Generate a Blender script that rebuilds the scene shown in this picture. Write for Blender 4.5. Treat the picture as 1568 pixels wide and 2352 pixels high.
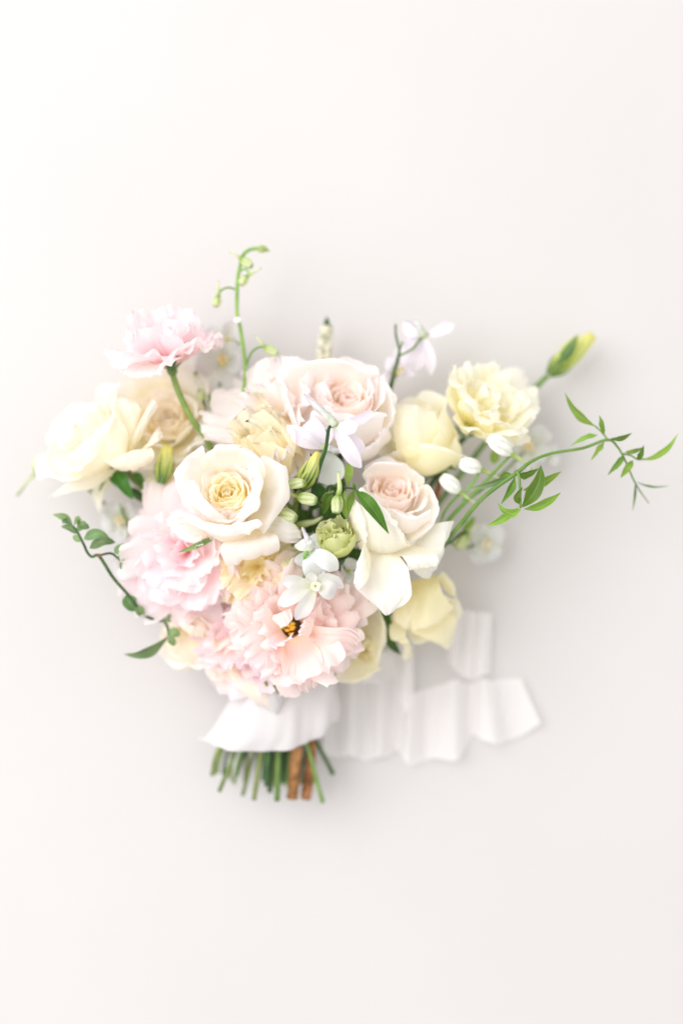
import bpy, math, random
import numpy as np
from mathutils import Vector

# ------------------------------------------------------------------ camera, light, exposure
SC = bpy.context.scene
for o in list(bpy.data.objects):
    bpy.data.objects.remove(o)
COL = SC.collection
S, H = 3213.0, 1.02            # picture units per metre on the table, camera height in metres
FOCUS = 0.112                  # height of the plane of focus above the table

cam_data = bpy.data.cameras.new('camera')
cam = bpy.data.objects.new('camera', cam_data)
COL.objects.link(cam)
cam.location = (0, 0, H)
cam_data.sensor_fit = 'HORIZONTAL'
cam_data.sensor_width = 24.0
cam_data.lens = 24.0 * H / (1568 / S)
cam_data.clip_start, cam_data.clip_end = 0.01, 50
cam_data.dof.use_dof = True
cam_data.dof.focus_distance = H - FOCUS
cam_data.dof.aperture_fstop = 1.12
SC.camera = cam

world = bpy.data.worlds.new('World')
SC.world = world
world.use_nodes = True
bg = world.node_tree.nodes['Background']
bg.inputs['Color'].default_value = (1.0, 0.982, 0.962, 1)
bg.inputs['Strength'].default_value = 0.78

def area(name, loc, target, size, power, color):
    ld = bpy.data.lights.new(name, 'AREA')
    ld.shape = 'SQUARE'; ld.size = size; ld.energy = power; ld.color = color
    o = bpy.data.objects.new(name, ld)
    COL.objects.link(o)
    o.location = loc
    o.rotation_euler = (Vector(target) - Vector(loc)).to_track_quat('-Z', 'Y').to_euler()
    return o
area('window_light', (-1.35, 0.7, 1.9), (0.0, -0.02, 0.05), 1.9, 37.0, (0.995, 0.985, 1.0))

vs = SC.view_settings
SC.display_settings.display_device = 'sRGB'
vs.view_transform = 'Standard'; vs.look = 'None'; vs.exposure = 0.45; vs.gamma = 1.0
vs.use_curve_mapping = False
SC.render.engine = 'CYCLES'
SC.cycles.use_denoising = True
SC.cycles.max_bounces = 48
SC.cycles.diffuse_bounces = 48
SC.cycles.transmission_bounces = 48
SC.cycles.sample_clamp_indirect = 8

# ------------------------------------------------------------------ small maths
RNG = np.random.default_rng(7)
def P(x, y, z=0.0):
    """picture position at height z (cm) -> metres"""
    z = z / 100.0
    k = (H - z) / H
    return np.array([(x - 784) / S * k, (1176 - y) / S * k, z])
def PP(pts):
    return np.array([P(*p) for p in pts])
def unit(v):
    v = np.asarray(v, float)
    return v / max(np.linalg.norm(v), 1e-9)
def spline(pts, n):
    """Catmull-Rom through pts along axis 0, n samples"""
    pts = np.asarray(pts, float)
    k = len(pts)
    if k == 1:
        return np.repeat(pts, n, 0)
    ext = np.concatenate([[2 * pts[0] - pts[1]], pts, [2 * pts[-1] - pts[-2]]])
    u = np.linspace(0, k - 1, n)
    i = np.minimum(u.astype(int), k - 2)
    f = (u - i).reshape((-1,) + (1,) * (pts.ndim - 1))
    p0, p1, p2, p3 = ext[i], ext[i + 1], ext[i + 2], ext[i + 3]
    return 0.5 * (2 * p1 + (p2 - p0) * f + (2 * p0 - 5 * p1 + 4 * p2 - p3) * f ** 2 + (3 * p1 - p0 - 3 * p2 + p3) * f ** 3)
def prof(vals, t):
    vals = np.asarray(vals, float)
    fine = spline(vals, 101)
    return np.interp(t, np.linspace(0, 1, 101), fine)
def smooth(e0, e1, x):
    f = np.clip((x - e0) / (e1 - e0), 0, 1)
    return f * f * (3 - 2 * f)
def wob(x, seed, octs=3, f0=1.0):
    """1-D smooth wave noise, roughly -1..1"""
    r = np.random.default_rng(seed)
    out = np.zeros_like(x, float)
    a, tot = 1.0, 0.0
    for k in range(octs):
        out += a * np.sin(x * f0 * (1.0 + 0.9 * k) * (0.8 + 0.4 * r.random()) * math.pi + r.random() * 6.28)
        tot += a; a *= 0.62
    return out / tot * 1.3

# ------------------------------------------------------------------ objects
def srgb(h):
    h = h.lstrip('#')
    c = [int(h[i:i + 2], 16) / 255 for i in (0, 2, 4)]
    return [(x / 12.92 if x <= 0.04045 else ((x + 0.055) / 1.055) ** 2.4) for x in c]

class Thing:
    def __init__(self, name, label, cat, loc, group=None):
        self.o = bpy.data.objects.new(name, None)
        self.o.empty_display_size = 0.01
        COL.objects.link(self.o)
        self.loc = np.array(loc, float)
        self.o.location = self.loc
        self.o['label'] = label; self.o['category'] = cat
        if group: self.o['group'] = group

def add(t, name, geo, mat, under=None, label=None):
    """geo = (verts, faces, uvs per vert); one mesh object as a part of thing t (or sub-part of `under`)"""
    v, f, uv = geo
    me = bpy.data.meshes.new(name)
    me.from_pydata((v - t.loc).tolist(), [], f)
    if uv is not None:
        ul = me.uv_layers.new(name='UVMap')
        idx = np.zeros(len(me.loops), dtype=np.int32)
        me.loops.foreach_get('vertex_index', idx)
        ul.data.foreach_set('uv', np.asarray(uv, float)[idx].ravel())
    me.polygons.foreach_set('use_smooth', np.ones(len(me.polygons), dtype=bool))
    me.materials.append(mat)
    me.update()
    o = bpy.data.objects.new(name, me)
    COL.objects.link(o)
    o.parent = under if under is not None else t.o
    if label: o['label'] = label
    return o
Thing.part = lambda self, name, geo, mat, under=None, label=None: add(self, name, geo, mat, under, label)

def grid(V, uv, wrap=False):
    n, m = V.shape[:2]
    f = []
    for i in range(n - 1):
        for j in range(m if wrap else m - 1):
            k = (j + 1) % m
            f.append((i * m + j, i * m + k, (i + 1) * m + k, (i + 1) * m + j))
    return V.reshape(-1, 3), f, uv.reshape(-1, 2)
def merge(geos):
    V, F, U, n = [], [], [], 0
    for v, f, u in geos:
        V.append(v); U.append(u)
        F += [tuple(i + n for i in q) for q in f]
        n += len(v)
    return np.concatenate(V), F, np.concatenate(U)

def tube(pts, r, n=None, seg=8, noise=0.0, seed=0, cap=True, world=False):
    """pts picture points -> tapered tube; r in mm (list or number)"""
    W = np.asarray(pts, float) if world else PP(pts)
    n = n or max(6, 5 * (len(pts) - 1) + 1)
    C = spline(W, n)
    t = np.linspace(0, 1, n)
    R = prof(r, t) / 1000 if isinstance(r, (list, tuple)) else np.full(n, r / 1000)
    R = np.maximum(R, 0.00008)
    T = np.gradient(C, axis=0)
    T /= np.linalg.norm(T, axis=1, keepdims=True) + 1e-12
    ref = np.array([0.13, 0.21, 0.97])
    A = np.cross(T, ref); A /= np.linalg.norm(A, axis=1, keepdims=True) + 1e-12
    B = np.cross(T, A)
    th = np.linspace(0, 2 * math.pi, seg, endpoint=False)
    rr = np.random.default_rng(seed + 3)
    k = 1 + noise * rr.normal(size=(n, seg))
    V = C[:, None] + (R[:, None] * k)[..., None] * (np.cos(th)[None, :, None] * A[:, None] + np.sin(th)[None, :, None] * B[:, None])
    uv = np.stack(np.broadcast_arrays(th[None] / 6.28, t[:, None]), -1)
    v, f, u = grid(V, uv, wrap=True)
    if cap:
        m = len(v)
        v = np.concatenate([v, C[:1], C[-1:]])
        u = np.concatenate([u, [[0.5, 0], [0.5, 1]]])
        for j in range(seg):
            f.append((m, (j + 1) % seg, j))
            f.append((m + 1, (n - 1) * seg + j, (n - 1) * seg + (j + 1) % seg))
    return v, f, u

WIDTHS = {
    'lance': [0.12, 0.62, 1.0, 0.86, 0.5, 0.02],
    'leaf': [0.1, 0.8, 1.0, 0.85, 0.55, 0.02],
    'oval': [0.15, 0.75, 1.0, 1.0, 0.75, 0.05],
    'petal': [0.22, 0.55, 0.88, 1.0, 0.82, 0.14],
    'fan': [0.2, 0.45, 0.75, 0.98, 1.0, 0.6],
    'spike': [1.0, 0.85, 0.65, 0.4, 0.02],
}
def leaf(pts, w, shape='lance', fold=25, tilt=0, wave=0.0, cup=0.0, n=13, m=7, seed=0, curl=0.0, wf=3):
    """midline through picture points, width w (picture units); fold = V angle, tilt = roll about the midline (deg)"""
    C = spline(PP(pts), n)
    t = np.linspace(0, 1, n)
    T = np.gradient(C, axis=0); T /= np.linalg.norm(T, axis=1, keepdims=True) + 1e-12
    N0 = np.array([0, 0, 1.0])
    sd = np.cross(T, N0); sd /= np.linalg.norm(sd, axis=1, keepdims=True) + 1e-9
    nm = np.cross(sd, T)
    tl = np.radians(np.linspace(tilt, tilt + curl, n))[:, None]
    s2 = sd * np.cos(tl) + nm * np.sin(tl)
    n2 = -sd * np.sin(tl) + nm * np.cos(tl)
    hw = prof(WIDTHS[shape], t) * (w / S / 2)
    hw = np.maximum(hw, 0.00005)
    a = np.linspace(-1, 1, m)
    fo = math.radians(fold)
    lift = np.abs(a)[None] * math.sin(fo) + cup * (a ** 2)[None]
    x = a[None] * math.cos(fo)
    wv = wave * (np.abs(a)[None] ** 1.5) * np.sin(t[:, None] * math.pi * wf * 2 + np.sign(a)[None] * 1.1 + seed) if wave else 0
    V = C[:, None] + (x * hw[:, None])[..., None] * s2[:, None] + ((lift + wv) * hw[:, None])[..., None] * n2[:, None]
    uv = np.stack(np.broadcast_arrays((a[None] + 1) / 2, t[:, None]), -1)
    return grid(V, uv)

def patch(rows, n=18, m=17, crumple=0.0, seed=0, ripple=0.0, rf=6, fringe=0.0, rp=2.0, corner=0.0):
    """free-form petal through rows of picture points, base row first"""
    R = np.array([[P(*p) for p in r] for r in rows])
    G = spline(R, n)
    G0 = G
    G = np.moveaxis(spline(np.moveaxis(G0, 1, 0), m), 0, 1)
    a = np.linspace(-1, 1, m); t = np.linspace(0, 1, n)
    if corner:      # rims keep the angular tips of the petal instead of rounding them off
        u = np.linspace(0, G0.shape[1] - 1, m); iu = np.minimum(u.astype(int), G0.shape[1] - 2); fu = (u - iu)[None, :, None]
        lin = G0[:, iu] * (1 - fu) + G0[:, iu + 1] * fu
        cs = (corner * smooth(0.35, 0.85, t))[:, None, None]
        G = G * (1 - cs) + lin * cs
    du = np.gradient(G, axis=1); dv = np.gradient(G, axis=0)
    N = np.cross(du, dv); N /= np.linalg.norm(N, axis=2, keepdims=True) + 1e-9
    if crumple:
        q = wob(a[None] * 1.7 + t[:, None] * 0.8, seed + 1, 3, 1.3) * wob(t[:, None] * 2.1 - a[None] * 0.6, seed + 2, 2, 1.2)
        G = G + N * (crumple / 1000 * q * smooth(0.0, 0.4, t)[:, None])[..., None]
    if ripple:
        q = wob(a[None] * rf / 2 + 0.4 * t[:, None], seed + 5, 3, 1.0)
        G = G + N * (ripple / 1000 * q * (t[:, None] ** rp))[..., None]
    if fringe:
        D = dv / (np.linalg.norm(dv, axis=2, keepdims=True) + 1e-9)
        q = wob(a * rf * .8, seed + 8, 3, 1.4) + .5 * np.random.default_rng(seed).normal(size=m)
        G = G + D * (fringe / 1000 * q[None] * t[:, None] ** 5)[..., None]
    uv = np.stack(np.broadcast_arrays((a[None] + 1) / 2, t[:, None]), -1)
    return grid(G, uv)

def frame(axis, spin=0.0):
    """axis given in picture terms (right, up, towards camera)"""
    z = unit(axis)
    ref = np.array([1.0, 0, 0]) if abs(z[0]) < 0.9 else np.array([0, 1.0, 0])
    y = unit(np.cross(z, ref)); x = np.cross(y, z)
    c, s = math.cos(math.radians(spin)), math.sin(math.radians(spin))
    return np.stack([x * c + y * s, -x * s + y * c, z])     # rows

def petal(L, W, phi, cup=30, roll=0, tip=0, wid=(0.3, 0.8, 1.0, 0.85), k=0.25, p=2.5, ruf=0.0, rf=3.0,
          fringe=0.0, point=0.0, seed=0, nu=15, nv=15, az=0.0, r0=0.0, h0=0.0, lop=0.0, tip0=0.78):
    """parametric petal in flower space; phi = lean from the axis along its length (deg)"""
    a = np.linspace(-1, 1, nu); t = np.linspace(0, 1, nv)
    rr = np.random.default_rng(seed)
    w = prof(wid, t) * W / 2
    Tm = 1 - k * np.abs(a) ** p - lop * a + point * np.exp(-(a / 0.16) ** 2)
    if fringe:
        Tm = Tm + fringe * (0.6 * wob(a * 2.0, seed + 11, 3, 2.0) + 0.5 * rr.normal(size=nu))
    tau = t[:, None] * Tm[None]
    tf = np.linspace(0, 1.25, 126)
    ph = prof(phi, np.clip(tf, 0, 1)) + tip * np.clip((tf - tip0) / (1 - tip0), 0, 1.5) ** 1.4
    ph = np.radians(ph)
    cr = np.concatenate([[0], np.cumsum(np.sin(ph[:-1]) * 0.01)]) * L + r0
    ch = np.concatenate([[0], np.cumsum(np.cos(ph[:-1]) * 0.01)]) * L + h0
    Cr, Ch, Ph = np.interp(tau, tf, cr), np.interp(tau, tf, ch), np.interp(tau, tf, ph)
    af = np.linspace(0, 1, 41)
    ps = np.radians(cup * af[None] * (0.5 + 0.5 * smooth(0, 0.35, t))[:, None] - roll * smooth(0.62, 1.0, af)[None] * smooth(0.25, 0.9, t)[:, None])
    yx = np.concatenate([np.zeros((nv, 1)), np.cumsum(np.cos(ps[:, :-1]), 1)], 1) / 40
    yn = np.concatenate([np.zeros((nv, 1)), np.cumsum(np.sin(ps[:, :-1]), 1)], 1) / 40
    Y = np.stack([np.interp(np.abs(a), af, yx[i]) * np.sign(a) * w[i] for i in range(nv)])
    Nn = np.stack([np.interp(np.abs(a), af, yn[i]) * w[i] for i in range(nv)])
    if ruf:
        q = wob(a[None] * rf / 2 + 0.35 * t[:, None], seed + 21, 3, 1.0)
        q2 = wob(a[None] * rf * 1.1 - 0.3 * t[:, None], seed + 22, 2, 1.0)
        Nn = Nn + ruf * L * (0.35 * t[:, None] ** 2 * q + (t[:, None] ** 5) * (0.75 * q + 0.75 * q2))
        Y = Y + 0.25 * ruf * L * (t[:, None] ** 3) * wob(a[None] * rf / 2, seed + 25, 2, 1.3)
    Nn = Nn + 0.02 * L * wob(t[:, None] * 1.6 + a[None] * 0.7, seed + 31, 2) * t[:, None]
    X = Cr - np.cos(Ph) * Nn
    Z = Ch + np.sin(Ph) * Nn
    V = np.stack([X, Y, Z], -1)
    c, s = math.cos(math.radians(az)), math.sin(math.radians(az))
    V = np.stack([V[..., 0] * c - V[..., 1] * s, V[..., 0] * s + V[..., 1] * c, V[..., 2]], -1)
    uv = np.stack([np.broadcast_to((a[None] + 1) / 2, tau.shape), np.clip(tau, 0, 1)], -1)
    return V, uv

def bloom(t, mat, base, axis, layers, spin=0.0, seed=0, name='petal', under=None, scale=1.0):
    """rings of parametric petals round a flower axis"""
    F = frame(axis, spin); O = P(*base)
    rr = np.random.default_rng(seed)
    az0 = 0.0
    for li, ly in enumerate(layers):
        ly = dict(ly)
        n = ly.pop('n'); azs = ly.pop('az', None); jit = ly.pop('jit', 1.0)
        m = ly.pop('mat', mat)
        az0 += 47.0
        for i in range(n):
            q = dict(ly)
            q['L'] = ly['L'] * scale * (1 + 0.09 * jit * rr.normal())
            q['W'] = ly['W'] * scale * (1 + 0.10 * jit * rr.normal())
            q['r0'] = ly.get('r0', 0) * scale
            q['h0'] = ly.get('h0', 0) * scale + 0.0004 * (i % 3)
            q['phi'] = [x + 6 * jit * rr.normal() * (k > 0) + 0.8 * (i % 4) for k, x in enumerate(ly['phi'])]
            q['tip'] = ly.get('tip', 0) * (1 + 0.35 * jit * rr.normal())
            q['roll'] = ly.get('roll', 0) * (1 + 0.3 * jit * rr.normal())
            q['lop'] = ly.get('lop', 0) + 0.05 * jit * rr.normal()
            az = azs[i] if azs else az0 + 360.0 * i / n + 9 * jit * rr.normal()
            V, uv = petal(az=az, seed=seed * 1000 + li * 50 + i, **q)
            W = V @ F + O
            t.part(name, grid(W, uv), m, under)

def lathe(p0, p1, radii, lobes=5, depth=0.12, n=12, seg=20, twist=0.4, bend=None):
    """bud: lobed body between two picture points; radii in mm"""
    pts = [p0] + ([bend] if bend else []) + [p1]
    C = spline(PP(pts), n)
    t = np.linspace(0, 1, n)
    R = np.maximum(prof(radii, t), 0.05) / 1000
    T = np.gradient(C, axis=0); T /= np.linalg.norm(T, axis=1, keepdims=True)
    A = np.cross(T, [0.13, 0.21, 0.97]); A /= np.linalg.norm(A, axis=1, keepdims=True)
    B = np.cross(T, A)
    th = np.linspace(0, 2 * math.pi, seg, endpoint=False)
    k = 1 - depth * (1 - np.abs(np.cos(lobes / 2 * (th[None] + twist * t[:, None] * 2)))) ** 2.0 * 1.6
    V = C[:, None] + (R[:, None] * k)[..., None] * (np.cos(th)[None, :, None] * A[:, None] + np.sin(th)[None, :, None] * B[:, None])
    uv = np.stack(np.broadcast_arrays(th[None] / 6.28, t[:, None]), -1)
    v, f, u = grid(V, uv, True)
    m = len(v)
    v = np.concatenate([v, C[:1], C[-1:]]); u = np.concatenate([u, [[.5, 0], [.5, 1]]])
    for j in range(seg):
        f.append((m, (j + 1) % seg, j)); f.append((m + 1, (n - 1) * seg + j, (n - 1) * seg + (j + 1) % seg))
    return v, f, u

def blob(c, r, seg=8, rings=5):
    """small ellipsoid at a world point; r = (rx, ry, rz) metres"""
    th = np.linspace(0, 2 * math.pi, seg, endpoint=False); ph = np.linspace(0.15, math.pi - 0.15, rings)
    V = np.stack(np.broadcast_arrays(np.sin(ph)[:, None] * np.cos(th) * r[0], np.sin(ph)[:, None] * np.sin(th) * r[1], np.cos(ph)[:, None] * r[2]), -1) + c
    uv = np.stack(np.broadcast_arrays(th[None] / 6.28, (ph / math.pi)[:, None]), -1)
    v, f, u = grid(V, uv, True)
    f.append(tuple(range(seg))[::-1]); f.append(tuple((rings - 1) * seg + j for j in range(seg)))
    return v, f, u

# ------------------------------------------------------------------ materials
def nodes_of(name):
    m = bpy.data.materials.new(name); m.use_nodes = True
    nt = m.node_tree; nt.nodes.clear()
    return m, nt, nt.nodes.new, nt.links.new
def petal_mat(name, stops, trans=0.5, vein=0.25, rough=0.55, pale=(0.6, 0.34), var=0.012, sat=1.1, bruise=0.0):
    """colour along the petal from base (0) to rim (1); thin, lets light through"""
    if pale[0] < 0.8:
        pale = (pale[0] * 0.66, pale[1] * 0.66)
    m, nt, N, K = nodes_of(name)
    out = N('ShaderNodeOutputMaterial')
    uv = N('ShaderNodeUVMap'); uv.uv_map = 'UVMap'
    sep = N('ShaderNodeSeparateXYZ'); K(uv.outputs[0], sep.inputs[0])
    tc = N('ShaderNodeTexCoord')
    nz = N('ShaderNodeTexNoise'); nz.inputs['Scale'].default_value = 55; nz.inputs['Detail'].default_value = 3
    K(tc.outputs['Object'], nz.inputs['Vector'])
    ma = N('ShaderNodeMath'); ma.operation = 'MULTIPLY_ADD'; ma.inputs[1].default_value = 0.22; ma.inputs[2].default_value = -0.11
    K(nz.outputs['Fac'], ma.inputs[0])
    ad = N('ShaderNodeMath'); ad.operation = 'ADD'; K(sep.outputs['Y'], ad.inputs[0]); K(ma.outputs[0], ad.inputs[1])
    cr = N('ShaderNodeValToRGB'); cr.color_ramp.interpolation = 'EASE'
    els = cr.color_ramp.elements
    while len(els) < len(stops): els.new(0.5)
    for e, (pos, h) in zip(els, stops):
        e.position = pos; e.color = [1 - (1 - c) * (pale[0] + (pale[1] - pale[0]) * pos) for c in srgb(h)] + [1]
    K(ad.outputs[0], cr.inputs[0])
    colr = cr.outputs[0]
    if bruise:      # small browned marks on the rims, as on handled roses
        nb = N('ShaderNodeTexNoise'); nb.inputs['Scale'].default_value = 150; nb.inputs['Detail'].default_value = 3
        K(tc.outputs['Object'], nb.inputs['Vector'])
        b1 = N('ShaderNodeMapRange'); b1.inputs['From Min'].default_value = 0.60; b1.inputs['From Max'].default_value = 0.74
        K(nb.outputs['Fac'], b1.inputs['Value'])
        b2 = N('ShaderNodeMapRange'); b2.inputs['From Min'].default_value = 0.66; b2.inputs['From Max'].default_value = 0.95; b2.inputs['To Max'].default_value = bruise
        K(sep.outputs['Y'], b2.inputs['Value'])
        b3 = N('ShaderNodeMath'); b3.operation = 'MULTIPLY'; K(b1.outputs[0], b3.inputs[0]); K(b2.outputs[0], b3.inputs[1])
        bx = N('ShaderNodeMix'); bx.data_type = 'RGBA'; K(b3.outputs[0], bx.inputs[0]); K(colr, bx.inputs[6]); bx.inputs[7].default_value = srgb('#D2A878') + [1]
        colr = bx.outputs[2]
    # veins: streaks along the petal
    mp = N('ShaderNodeMapping'); mp.inputs['Scale'].default_value = (26, 2.2, 1); K(uv.outputs[0], mp.inputs[0])
    vz = N('ShaderNodeTexNoise'); vz.inputs['Scale'].default_value = 1.4; vz.inputs['Detail'].default_value = 4; vz.inputs['Roughness'].default_value = 0.6
    K(mp.outputs[0], vz.inputs['Vector'])
    oi = N('ShaderNodeObjectInfo')
    hs = N('ShaderNodeHueSaturation')
    mr = N('ShaderNodeMapRange'); mr.inputs['To Min'].default_value = 1 - var * 1.5; mr.inputs['To Max'].default_value = 1 + var
    K(oi.outputs['Random'], mr.inputs['Value']); K(mr.outputs[0], hs.inputs['Value'])
    mr2 = N('ShaderNodeMapRange'); mr2.inputs['To Min'].default_value = 0.9; mr2.inputs['To Max'].default_value = 1.12
    K(vz.outputs['Fac'], mr2.inputs['Value']); K(mr2.outputs[0], hs.inputs['Saturation'])
    K(colr, hs.inputs['Color'])
    bp = N('ShaderNodeBump'); bp.inputs['Strength'].default_value = vein; bp.inputs['Distance'].default_value = 0.00022
    K(vz.outputs['Fac'], bp.inputs['Height'])
    pb = N('ShaderNodeBsdfPrincipled'); pb.inputs['Roughness'].default_value = rough
    pb.inputs['Specular IOR Level'].default_value = 0.22
    K(hs.outputs[0], pb.inputs['Base Color']); K(bp.outputs[0], pb.inputs['Normal'])
    tr = N('ShaderNodeBsdfTranslucent'); K(bp.outputs[0], tr.inputs['Normal'])
    h2 = N('ShaderNodeHueSaturation'); h2.inputs['Saturation'].default_value = sat
    K(hs.outputs[0], h2.inputs['Color']); K(h2.outputs[0], tr.inputs['Color'])
    mx = N('ShaderNodeMixShader'); mx.inputs[0].default_value = trans
    K(pb.outputs[0], mx.inputs[1]); K(tr.outputs[0], mx.inputs[2]); K(mx.outputs[0], out.inputs['Surface'])
    return m
def green_mat(name, c1, c2, trans=0.2, rough=0.42, rim=None, scale=60, bump=0.25):
    m, nt, N, K = nodes_of(name)
    out = N('ShaderNodeOutputMaterial')
    tc = N('ShaderNodeTexCoord')
    nz = N('ShaderNodeTexNoise'); nz.inputs['Scale'].default_value = scale; nz.inputs['Detail'].default_value = 4
    K(tc.outputs['Object'], nz.inputs['Vector'])
    cr = N('ShaderNodeValToRGB'); els = cr.color_ramp.elements
    els[0].position, els[0].color = 0.3, srgb(c1) + [1]
    els[1].position, els[1].color = 0.7, srgb(c2) + [1]
    K(nz.outputs['Fac'], cr.inputs[0])
    col = cr.outputs[0]
    uv = N('ShaderNodeUVMap'); uv.uv_map = 'UVMap'
    sep = N('ShaderNodeSeparateXYZ'); K(uv.outputs[0], sep.inputs[0])
    if rim:      # pale midrib and paler rim, as on the jasmine leaves
        s1 = N('ShaderNodeMath'); s1.operation = 'SUBTRACT'; s1.inputs[1].default_value = 0.5; K(sep.outputs['X'], s1.inputs[0])
        s2 = N('ShaderNodeMath'); s2.operation = 'ABSOLUTE'; K(s1.outputs[0], s2.inputs[0])
        r2 = N('ShaderNodeValToRGB'); e = r2.color_ramp.elements
        e[0].position, e[0].color = 0.0, (0.4, 0.4, 0.4, 1)
        e[1].position, e[1].color = 0.06, (0, 0, 0, 1)
        x = e.new(0.43); x.color = (0, 0, 0, 1)
        x = e.new(0.5); x.color = (0.4, 0.4, 0.4, 1)
        K(s2.outputs[0], r2.inputs[0])
        mxc = N('ShaderNodeMix'); mxc.data_type = 'RGBA'
        K(r2.outputs[0], mxc.inputs[0]); K(col, mxc.inputs[6]); mxc.inputs[7].default_value = srgb(rim) + [1]
        col = mxc.outputs[2]
    oi = N('ShaderNodeObjectInfo')
    hv = N('ShaderNodeHueSaturation')
    r1 = N('ShaderNodeMapRange'); r1.inputs['To Min'].default_value = 0.72; r1.inputs['To Max'].default_value = 1.25
    r3 = N('ShaderNodeMapRange'); r3.inputs['To Min'].default_value = 0.485; r3.inputs['To Max'].default_value = 0.512
    m7 = N('ShaderNodeMath'); m7.operation = 'MULTIPLY'; m7.inputs[1].default_value = 7.31
    m8 = N('ShaderNodeMath'); m8.operation = 'FRACT'
    K(oi.outputs['Random'], r1.inputs['Value']); K(oi.outputs['Random'], m7.inputs[0]); K(m7.outputs[0], m8.inputs[0]); K(m8.outputs[0], r3.inputs['Value'])
    K(r1.outputs[0], hv.inputs['Value']); K(r3.outputs[0], hv.inputs['Hue']); K(col, hv.inputs['Color'])
    col = hv.outputs[0]
    mp = N('ShaderNodeMapping'); mp.inputs['Scale'].default_value = (9, 16, 1); K(uv.outputs[0], mp.inputs[0])
    vz = N('ShaderNodeTexNoise'); vz.inputs['Scale'].default_value = 1.2; vz.inputs['Detail'].default_value = 3
    K(mp.outputs[0], vz.inputs['Vector'])
    bp = N('ShaderNodeBump'); bp.inputs['Strength'].default_value = bump; bp.inputs['Distance'].default_value = 0.001
    K(vz.outputs['Fac'], bp.inputs['Height'])
    pb = N('ShaderNodeBsdfPrincipled'); pb.inputs['Roughness'].default_value = rough
    pb.inputs['Specular IOR Level'].default_value = 0.35
    K(col, pb.inputs['Base Color']); K(bp.outputs[0], pb.inputs['Normal'])
    if trans > 0:
        tr = N('ShaderNodeBsdfTranslucent')
        h2 = N('ShaderNodeHueSaturation'); h2.inputs['Saturation'].default_value = 1.15; h2.inputs['Value'].default_value = 1.5
        K(col, h2.inputs['Color']); K(h2.outputs[0], tr.inputs['Color'])
        mx = N('ShaderNodeMixShader'); mx.inputs[0].default_value = trans
        K(pb.outputs[0], mx.inputs[1]); K(tr.outputs[0], mx.inputs[2]); K(mx.outputs[0], out.inputs['Surface'])
    else:
        K(pb.outputs[0], out.inputs['Surface'])
    return m

M = {}
M['blush'] = petal_mat('rose_petal_blush', [(0.0, '#FEF0A0'), (0.22, '#FDF4D6'), (0.48, '#FCF5F0'), (1.0, '#F9E6EA')], bruise=0.55)
M['blush2'] = petal_mat('rose_petal_pale_blush', [(0.0, '#FDE8BC'), (0.25, '#FCEEDA'), (0.52, '#FBF0EC'), (1.0, '#F8E4E9')], bruise=0.55)
M['core'] = petal_mat('rose_petal_cream_heart', [(0.0, '#FFF45A'), (0.5, '#FFF694'), (0.82, '#FEF7CC'), (1.0, '#FDF5EA')], trans=0.58, pale=(0.7, 0.4))
M['core2'] = petal_mat('rose_petal_peach_heart', [(0.0, '#FFEC9C'), (0.5, '#FFF0C8'), (0.82, '#FDF0E2'), (1.0, '#FAE8E8')], trans=0.58, pale=(0.7, 0.45))
M['white'] = petal_mat('rose_petal_ivory', [(0.0, '#F8F0B0'), (0.3, '#FAF5D4'), (0.7, '#FAF6EA'), (1.0, '#FBF7F2')], bruise=0.55)
M['cream'] = petal_mat('rose_petal_cream', [(0.0, '#FDF4AC'), (0.4, '#FCF3C4'), (0.8, '#FBF3D8'), (1.0, '#F9EFDC')], bruise=0.55, pale=(0.6, 0.44))
M['peach'] = petal_mat('rose_petal_peach_cream', [(0.0, '#FFF09A'), (0.4, '#FDF0C6'), (0.8, '#FBEFDC'), (1.0, '#FAEFDC')], pale=(0.74, 0.5))
M['yellow'] = petal_mat('lisianthus_petal_yellow', [(0.0, '#F8F084'), (0.35, '#F9F2A6'), (0.75, '#FAF4C4'), (1.0, '#FCF7D8')], pale=(0.7, 0.46))
M['yrose'] = petal_mat('rose_petal_yellow', [(0.0, '#F8E870'), (0.4, '#F8EEA0'), (0.8, '#F7F0BC'), (1.0, '#F3EDC4')], pale=(0.78, 0.62))
M['butter'] = petal_mat('lisianthus_petal_butter', [(0.0, '#FFF19A'), (0.5, '#FEF1AE'), (0.85, '#FDF1B8'), (1.0, '#FDF1C0')], vein=0.35, pale=(0.74, 0.62))
M['olive'] = petal_mat('lisianthus_petal_deep_yellow', [(0.0, '#FAEC60'), (0.5, '#F8EC8C'), (1.0, '#F8EEA8')], vein=0.35, pale=(0.79, 0.74))
M['pink'] = petal_mat('lisianthus_petal_pink', [(0.0, '#F8CFAE'), (0.3, '#F9CACE'), (0.7, '#F9CFD8'), (1.0, '#FAD8E2')], vein=0.5, trans=0.52, pale=(0.5, 0.34))
M['pink2'] = petal_mat('lisianthus_petal_rosy_pink', [(0.0, '#F8C4A0'), (0.3, '#F8BEC6'), (0.7, '#F8C4D4'), (1.0, '#F4CCE2')], vein=0.5, trans=0.52, pale=(0.55, 0.42))
M['salmon'] = petal_mat('lisianthus_petal_peach_pink', [(0.0, '#F7D694'), (0.3, '#F8CDB6'), (0.7, '#F8D0C6'), (1.0, '#F9D6D2')], vein=0.45, trans=0.52, pale=(0.6, 0.44))
M['lilacrim'] = petal_mat('lisianthus_petal_lilac_rim', [(0.0, '#F7CDA8'), (0.35, '#F6C8C8'), (0.7, '#F0CEE0'), (1.0, '#E9D2EE')], vein=0.45, trans=0.52, pale=(0.6, 0.5))
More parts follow.
